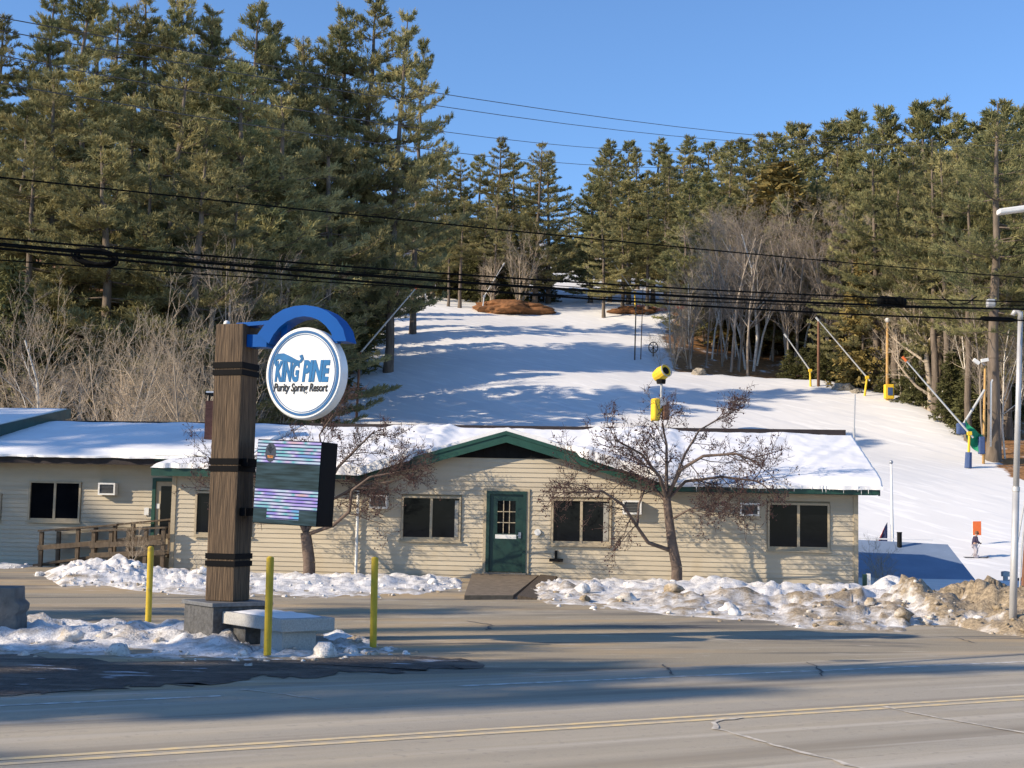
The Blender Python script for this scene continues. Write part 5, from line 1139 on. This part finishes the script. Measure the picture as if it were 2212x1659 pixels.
fa_ = MB(); fa_.hexa([ef + (0, .3, -2), er2 + (-.3, .3, -2), er2 + (-.1, 7.7, -2), ef + (0, 7.7, -2), ef + (0, .3, -.1), er2 + (-.3, .3, -.1), er2 + (-.1, 7.7, -.1), ef + (0, 7.7, -.1)]); fa_.build('wall', M['rust_wood'], sh)
vp = P(1943, 1178, 53.2); MB().tube([vp - (0, 0, .3), vp + (0, 0, .45)], .09, 10).build('vent_pipe', M['gable_dark'], sh); MB().tube([vp + (0, 0, .45), vp + (0, 0, .5)], .1, 10).build('vent_cap', M['gable_dark'], sh)
bs_ = empty('low_building', (20, 46, -2), 'low dark roof showing over the snow bank at the right edge', 'building')
a_, b_ = P(2132, 1270, 44), P(2300, 1246, 44); c1_, c2_ = P(2158, 1256, 47), P(2310, 1228, 47); MB().hexa([a_ + (0, 0, -.12), b_ + (0, 0, -.12), c2_ - (0, 0, .12), c1_ - (0, 0, .12), a_, b_, c2_, c1_]).build('roof', M['brown_roof'], bs_)
MB().hexa([a_ + (.4, .3, -1.8), b_ + (0, .3, -2.4), b_ + (0, 2.6, -2.4), a_ + (.9, 2.6, -1.8), a_ + (.4, .3, -.13), b_ + (0, .3, -.13), b_ + (0, 2.6, -.1), a_ + (.9, 2.6, -.1)]).build('wall', M['rust_wood'], bs_)
v_ = P(2172, 1252, 45); MB().tube([v_ + (0, 0, -.2), v_ + (0, 0, .25)], .08, 8).build('vent', M['steel'], bs_); MB().tube([v_ + (0, 0, .1), v_ + (0, 0, .25), v_ + (0, 0, .27)], [.14, .14, .05], 8).build('vent_cowl', M['steel'], bs_)
# flag pole with drooping flag behind the shed
fp = hit(1928, 1166, 56); fp = P(1928, 1170, 60); ft_ = P(1925, 1002, 60); zz = tz(fp[0], 60)
o = empty('flag_pole', (fp[0], 60, zz), 'white flag pole with ball finial behind the blue roof', 'flag pole'); MB().tube([(fp[0], 60, zz), fp, ft_], [.075, .065, .045], 10).build('pole', M['white_paint'], o, smooth=True); MB().ball(ft_ + (0, 0, .07), .09).build('finial', M['steel'], o, smooth=True)
f0, f1, f2 = P(1917, 1126, 59.9), P(1917, 1180, 59.9), P(1872, 1180, 60.3)
o = empty('flag', f0, 'dark blue and red drooping flag beside the white pole', 'flag')
mb = MB(); mb.hexa([f1, f2 + (.5, 0, 0), f2 + (.5, .05, .0), f1 + (0, .05, 0), f0 + (0, 0, -.05), f0 + (-.12, 0, -.25), f0 + (-.12, .05, -.25), f0 + (0, .05, -.05)]); mb.build('field', M['navy'], o)
for k in range(2): MB().hexa([f2 + (.5 - .16 * k, .002, 0), f2 + (.4 - .16 * k, .002, 0), f2 + (.4 - .16 * k, .04, 0), f2 + (.5 - .16 * k, .04, 0), f0 + (-.125 - .1 * k, .002, -.27 - .2 * k), f0 + (-.16 - .1 * k, .002, -.34 - .2 * k), f0 + (-.16 - .1 * k, .04, -.34 - .2 * k), f0 + (-.125 - .1 * k, .04, -.27 - .2 * k)]).build('stripe', M['flag_red'] if k == 0 else M['white_paint'], o)
# thin pole behind the roof end
q = P(1845, 985, 58); tp_ = P(1847, 852, 58); o = empty('marker_pole', (q[0], 58, tz(q[0], 58)), 'thin grey pole rising behind the right end of the lodge roof', 'pole')
MB().tube([(q[0], 58, tz(q[0], 58)), P(1845, 925, 58)], .05, 8).build('lower_tube', M['pole_grey'], o); MB().tube([P(1845, 925, 58), tp_], .03, 8).build('upper_tube', M['pole_grey'], o)

# ------------------------------------------------------------------ on the hill
def lance(px, py, piv, tip, label, ground_dx=0, pad=None, tipm='orange', foot='steel', r=.075, D=None):
    b = hit(px, py) if D is None else np.array([ray(px, py)[0] * D, D, tz(ray(px, py)[0] * D, D)]); D = b[1]
    pv, tp = P(piv[0], piv[1], D), P(tip[0], tip[1], D)
    o = empty('snow_lance', b, label, 'snow gun', 'snow-making lances round the run')
    MB().tube([b - (0, 0, .3), pv], [.13, .1], 8).build('mast', M[foot], o); MB().tube([pv - (tp - pv) * .06, pv + (tp - pv) * .5, tp], [r * 1.2, r, r * .7], 8).build('lance_tube', M['lance'], o)
    MB().tube([tp, tp + unit(tp - pv) * .5], .12, 8).build('nozzle', M[tipm], o)
    MB().box(pv, (.35, .3, .3)).build('pivot', M[foot], o)
    if pad: MB().tube([b, b + (pv - b) * .45], [.32, .28], 8).build('pad', M[pad], o)
    return o
lance(773, 806, (777, 764), (897, 624), 'long snow lance leaning right beside the left pines', foot='rust_wood', D=132)
lance(921, 640, (918, 618), (886, 581), 'small far snow lance leaning left at the top left of the run', tipm='lance', D=208)
lance(1042, 652, (1046, 640), (1086, 574), 'snow lance leaning right before the leafy mound', tipm='lance', D=203)
lance(1374, 646, (1371, 632), (1326, 570), 'snow lance leaning left above the second mound', foot='gun_yellow', tipm='lance', D=202)
lance(1751, 822, (1750, 800), (1700, 729), 'short pale snow lance leaning left against dark hemlocks', foot='gun_yellow', tipm='lance', D=153)
lance(1867, 848, (1873, 815), (1769, 693), 'long pale snow lance leaning left behind the crest', foot='gun_yellow', pad=None, tipm='lance', D=147)
lance(2091, 990, (2094, 936), (1958, 780), 'long grey snow lance with yellow and blue foot at the right edge', foot='gun_yellow', pad='pad_blue', D=119)
def pole(name, base, top, r, m, label, D=None, cat='pole', r2=None):
    b = hit(*base) if D is None else P(base[0], base[1], D); D = b[1]; zz = tz(b[0], D); o = empty(name, (b[0], D, zz), label, cat)
    MB().tube([(b[0], D, zz - .3), P(top[0], top[1], D)], [r, r2 or r * .75], 8).build('shaft', M[m], o, smooth=True); return o, P(base[0], base[1], D), P(top[0], top[1], D)
pole('wooden_pole', (1768, 818), (1768, 690), .17, 'rust_wood', 'red-brown wooden pole beside the long pale snow lance', 153)
o, b, t = pole('padded_pole', (1917, 862), (1917, 692), .19, 'yellow_wood', 'tall yellow wooden pole with padded foot at the right of the crest', 144.5)
MB().box(b + (.1, -.2, .75), (.95, .7, 1.5)).build('pad', M['gun_yellow'], o, bevel=.08); MB().box(b + (.15, -.57, .75), (.5, .06, .8)).build('panel', M['pad_blue'], o); MB().ball(t, .28).build('lamp', M['white_paint'], o, smooth=True)
pole('dark_pole', (1371, 772), (1374, 655), .09, 'pine_bark', 'thin dark pole at the left end of the wooded crest', 167.5)
o, b, t = pole('slim_pole', (1384, 775), (1389, 622), .06, 'rust_wood', 'slim pale pole just right of the thin dark pole', 168)
# flood light pole with brace
o, b, t = pole('flood_light_pole', (2124, 975), (2128, 790), .13, 'yellow_wood', 'flood light pole with brace beside the green tarp', 121)
MB().tube([P(2082, 915, 121), P(2127, 842, 121)], .11, 8).build('brace', M['lance'], o); MB().tube([P(2140, 965, 121.2), P(2141, 826, 121.2), P(2144, 820, 121.2)], .09, 8).build('conduit', M['white_paint'], o, smooth=True)
for x, y, a in ((2109, 781, .6), (2127, 778, -.2)): MB().box(P(x, y, 120.8), (.6, .3, .28), X=(math.cos(a), 0, -math.sin(a)), Z=(math.sin(a), 0, math.cos(a))).build('flood_light', M['white_paint'], o)
MB().tube([t, P(2118, 781, 120.9)], .04, 6).build('light_arm', M['steel'], o)
a_, b_ = P(2086, 905, 120.5), P(2124, 940, 120.5); o = empty('green_tarp', a_, 'bright green tarp slung beside the flood light pole', 'tarp'); mb = MB(); n_ = 8
V = []
for j in range(5):
    for i in range(n_ + 1):
        u = i / n_; p = a_ + (b_ - a_) * u + np.array([0, .25 * math.sin(u * 9 + j), -.42 * j - .25 * math.sin(u * math.pi)]); V.append(p)
nv = len(V); V += [p + np.array([0, .04, 0]) for p in V]
Fq = [(j * 9 + i, j * 9 + i + 1, (j + 1) * 9 + i + 1, (j + 1) * 9 + i) for j in range(4) for i in range(8)]; mb.add(V, Fq + [tuple(nv + k for k in reversed(f)) for f in Fq]); mb.build('sheet', M['tarp_green'], o, smooth=True)
MB().box(P(2120, 962, 120.4), (.5, .5, 1.5)).build('pad', M['pad_blue'], o, bevel=.08)
q = hit(2076, 935); o = empty('foot_pad', q, 'dark blue pad at the foot of a trunk left of the tarp', 'pad'); MB().box(P(2076, 926, 120), (.75, .6, 1.0)).build('cushion', M['pad_blue'], o, bevel=.15)
# yellow fan gun on the open slope
b = np.array([ray(1430, 905)[0] * 128, 128, tz(ray(1430, 905)[0] * 128, 128)])
o = empty('fan_snow_gun', b, 'yellow fan snow gun on a padded base in mid slope', 'snow gun')
k1 = 128 / 3039 * 1.
def fp_(x, y, dz=0): return P(x, y, 128 + dz)
MB().tube([fp_(1428, 868), fp_(1429, 828)], .11, 10).build('mast', M['lance'], o)
MB().box(fp_(1428, 868), (.95, .8, .75)).build('control_box', M['steel'], o, bevel=.05)
MB().box(fp_(1416, 885), (.62, 1.0, 2.05), rz=.3).build('pad', M['gun_yellow'], o, bevel=.12); MB().box(fp_(1437, 888), (.55, .7, 1.6), rz=.2).build('pad', M['rust_wood'], o, bevel=.1)
for x in (1421, 1441): MB().tube([fp_(1430, 880), fp_(x, 906)], .09, 8).build('leg', M['gun_yellow'], o)
fc = fp_(1427, 808); dv = unit(np.array([.55, -.75, .35]))
MB().tube([fc - dv * .75, fc - dv * .6, fc + dv * .1, fc + dv * .75], [.3, .52, .66, .58], 14).build('fan_barrel', M['gun_yellow'], o)
MB().tube([fc + dv * .72, fc + dv * .78], [.36, .36], 14).build('fan_mouth', M['gable_dark'], o); MB().tube([fc + dv * .76, fc + dv * .84, fc + dv * .9], [.6, .66, .6], 14, caps=False).build('nozzle_ring', M['steel'], o)
MB().tube([fp_(1428, 820), fp_(1428, 829)], [.46, .4], 10).build('swivel', M['gable_dark'], o)
# mounds and rocks
def lump(name, px, py, D, sx, sy, sz, m, label, cat, seed):
    r = ray(px, py); x = r[0] * D; z = tz(x, D); bm = bmesh.new(); bmesh.ops.create_icosphere(bm, subdivisions=4, radius=1)
    for v in bm.verts:
        n = mno.fractal(v.co * 1.6 + Vector((seed, 0, 0)), 1., 2., 4); v.co = v.co * (1 + .28 * n); v.co = Vector((v.co.x * sx, v.co.y * sy, v.co.z * sz))
    me = bpy.data.meshes.new(name); bm.to_mesh(me); bm.free(); me.materials.append(M[m]); return tag(link(name, me, None, (x, D, z)), label, cat)
lump('leaf_mound', 1105, 650, 205, 6.0, 4, 1.5, 'mound', 'orange-brown leafy earth mound under trees at the head of the run', 'mound', 1)
lump('leaf_mound', 1372, 652, 204, 3.6, 2.5, .8, 'mound', 'smaller brown mound right of the upper trail', 'mound', 5)
lump('boulder', 1822, 830, 151, 1.2, 1., .7, 'rock', 'pale boulder on the crest beside the long snow lance', 'boulder', 2)
lump('boulder', 1850, 832, 149, .7, .6, .4, 'rock', 'small pale boulder right of the bigger one on the crest', 'boulder', 3)
lump('boulder', 325, 862, 66, .5, .4, .35, 'rock', 'pale small rock on the leafy bank above the annex roof', 'boulder', 4)
lump('boulder', 1510, 800, 160, .9, .8, .7, 'rock', 'snow-dusted rock at the foot of the bare wood', 'boulder', 6)
q = P(1420, 655, 203); o = empty('safety_net', (q[0], 203, tz(q[0], 203)), 'low red safety netting right of the upper trail', 'net'); 
for k in range(8):
    z = tz(q[0] - 3 + k, 203); MB().box((q[0] - 3 + k, 203, z + .6), (.05, .05, 1.2)).build('stake', M['rust_wood'], o)
mb = MB()
for k in range(6):
    for i in range(7):
        x = q[0] - 3 + i; mb.hexa([(x, 202.9, tz(x, 203) + .2 + .16 * k), (x + 1, 202.9, tz(x + 1, 203) + .2 + .16 * k), (x + 1, 202.92, tz(x + 1, 203) + .2 + .16 * k), (x, 202.92, tz(x, 203) + .2 + .16 * k), (x, 202.9, tz(x, 203) + .32 + .16 * k), (x + 1, 202.9, tz(x + 1, 203) + .32 + .16 * k), (x + 1, 202.92, tz(x + 1, 203) + .32 + .16 * k), (x, 202.92, tz(x, 203) + .32 + .16 * k)])
mb.build('mesh', M['red_net'], o)
# tow wheel in the brush
q = hit(1411, 770, 150, 175); q = q + (0, 0, 1.1); o = empty('tow_wheel', q, 'dark spoked rope tow wheel in the brush on the crest', 'wheel'); MB().tube([q + np.array([math.cos(t) * .55, 0, math.sin(t) * .65]) for t in np.linspace(0, 6.2832, 25)], .07, 6).build('rim', M['gable_dark'], o)
for k in range(4): a = k * math.pi / 4; MB().tube([q + np.array([math.cos(a) * .55, 0, math.sin(a) * .65]), q - np.array([math.cos(a) * .55, 0, math.sin(a) * .65])], .035, 5).build('spoke', M['gable_dark'], o)
MB().tube([q, (q[0], q[1], tz(q[0], q[1]) - .2)], .1, 6).build('stand', M['gable_dark'], o)
# ------------------------------------------------------------------ gate panel and skier
D = 96.5; q = ray(2110, 1160) * D; gx = q[0]; gz = tz(gx, D); o = empty('slope_marker', (gx, D, gz), 'orange rectangular marker panel on the snow behind the skier', 'gate panel')
pa, pb_ = P(2101, 1126, D), P(2119, 1126, D); 
for p_ in (pa, pb_): MB().tube([(p_[0], D, gz - .2), p_ + (0, 0, .06)], .018, 6).build('stake', M['white_paint'], o)
zl = P(2110, 1156, D)[2]; mb = MB(); mb.hexa([(pa[0], D - .02, zl), (pb_[0], D - .02, zl), (pb_[0], D, zl), (pa[0], D, zl), (pa[0], D - .02, pa[2]), (pb_[0], D - .02, pb_[2]), (pb_[0], D, pb_[2]), (pa[0], D, pa[2])]); mb.build('panel', M['orange'], o)
D = 93.; r = ray(2107, 1202); sx = r[0] * D; sz = tz(sx, D)
sk = empty('person', (sx, D, sz), 'skier in dark jacket and pale trousers gliding right past the orange panel', 'person')
def skin_body(name, joints, edges, m, parent, sub=2):
    me = bpy.data.meshes.new(name); me.from_pydata([j[0] for j in joints], edges, []); ob = link(name, me, parent)
    md = ob.modifiers.new('skin', 'SKIN'); md.use_smooth_shade = True
    for i, j in enumerate(joints): me.skin_vertices[0].data[i].radius = (j[1], j[1] * (j[2] if len(j) > 2 else 1))
    me.skin_vertices[0].data[0].use_root = True
    s_ = ob.modifiers.new('sub', 'SUBSURF'); s_.levels = sub; s_.render_levels = sub; me.materials.append(M[m]); return ob
SC = 1.0
J = [((-.08, 0, .86), .15), ((-.05, 0, 1.05), .15), ((.0, 0, 1.25), .16), ((.05, 0, 1.38), .1), ((.07, 0, 1.45), .06), ((.1, 0, 1.56), .1, 1.1), ((.1, 0, 1.66), .085),
     ((.03, -.2, 1.32), .075), ((.06, -.25, 1.08), .06), ((.24, -.2, .96), .045), ((.31, -.18, .94), .035),
     ((.03, .2, 1.32), .075), ((.05, .25, 1.08), .06), ((.22, .22, .97), .045), ((.29, .2, .95), .035)]
E_ = [(0, 1), (1, 2), (2, 3), (3, 4), (4, 5), (5, 6), (2, 7), (7, 8), (8, 9), (9, 10), (2, 11), (11, 12), (12, 13), (13, 14)]
# one continuous figure: torso, head, arms, legs
J += [((-.07, -.1, .78), .11), ((.08, -.11, .48), .085), ((-.02, -.11, .14), .06), ((.1, -.11, .06), .045), ((-.07, .1, .78), .11), ((.05, .12, .48), .085), ((-.06, .12, .14), .06), ((.06, .12, .06), .045)]
E_ += [(0, 15), (15, 16), (16, 17), (17, 18), (0, 19), (19, 20), (20, 21), (21, 22)]
body = skin_body('body', J, E_, 'skin', sk)
jk = [((-.09, 0, .8), .185)] + [(p[0], p[1] + .026) + tuple(p[2:]) for p in J[1:4]] + [(J[i][0], J[i][1] + .018) for i in (7, 8, 9, 11, 12, 13)]
skin_body('jacket', jk, [(0, 1), (1, 2), (2, 3), (2, 4), (4, 5), (5, 6), (2, 7), (7, 8), (8, 9)], 'jacket', sk)
tr_ = [((-.08, 0, .84), .155)] + [(J[i][0], J[i][1] + .02) for i in (15, 16, 17, 19, 20, 21)]
skin_body('trousers', tr_, [(0, 1), (1, 2), (2, 3), (0, 4), (4, 5), (5, 6)], 'pants', sk)
def local(mb, name, m, **k):
    ob = mb.build(name, M[m], sk, world=False, **k); return ob
local(MB().ball((.1, 0, 1.63), .135, sc_=(1.05, .9, 1)), 'helmet', 'rust_wood', smooth=True); local(MB().box((.21, 0, 1.58), (.04, .16, .07)), 'goggles', 'black_band')
for s_ in (-.11, .12):
    local(MB().box((.04, s_, .09), (.3, .1, .18)), 'boot', 'pants', bevel=.03); local(MB().tube([(-.75, s_, .02), (.75, s_, .02), (.88, s_, .1)], .035, 6), 'ski', 'ski')
    local(MB().tube([(.31, s_ * 1.7, .98), (-.15, s_ * 2.4, .1)], .012, 5), 'ski_pole', 'ski'); local(MB().ball((.3, s_ * 1.75, .95), .05), 'glove', 'black_band')
bpy.context.view_layer.update()
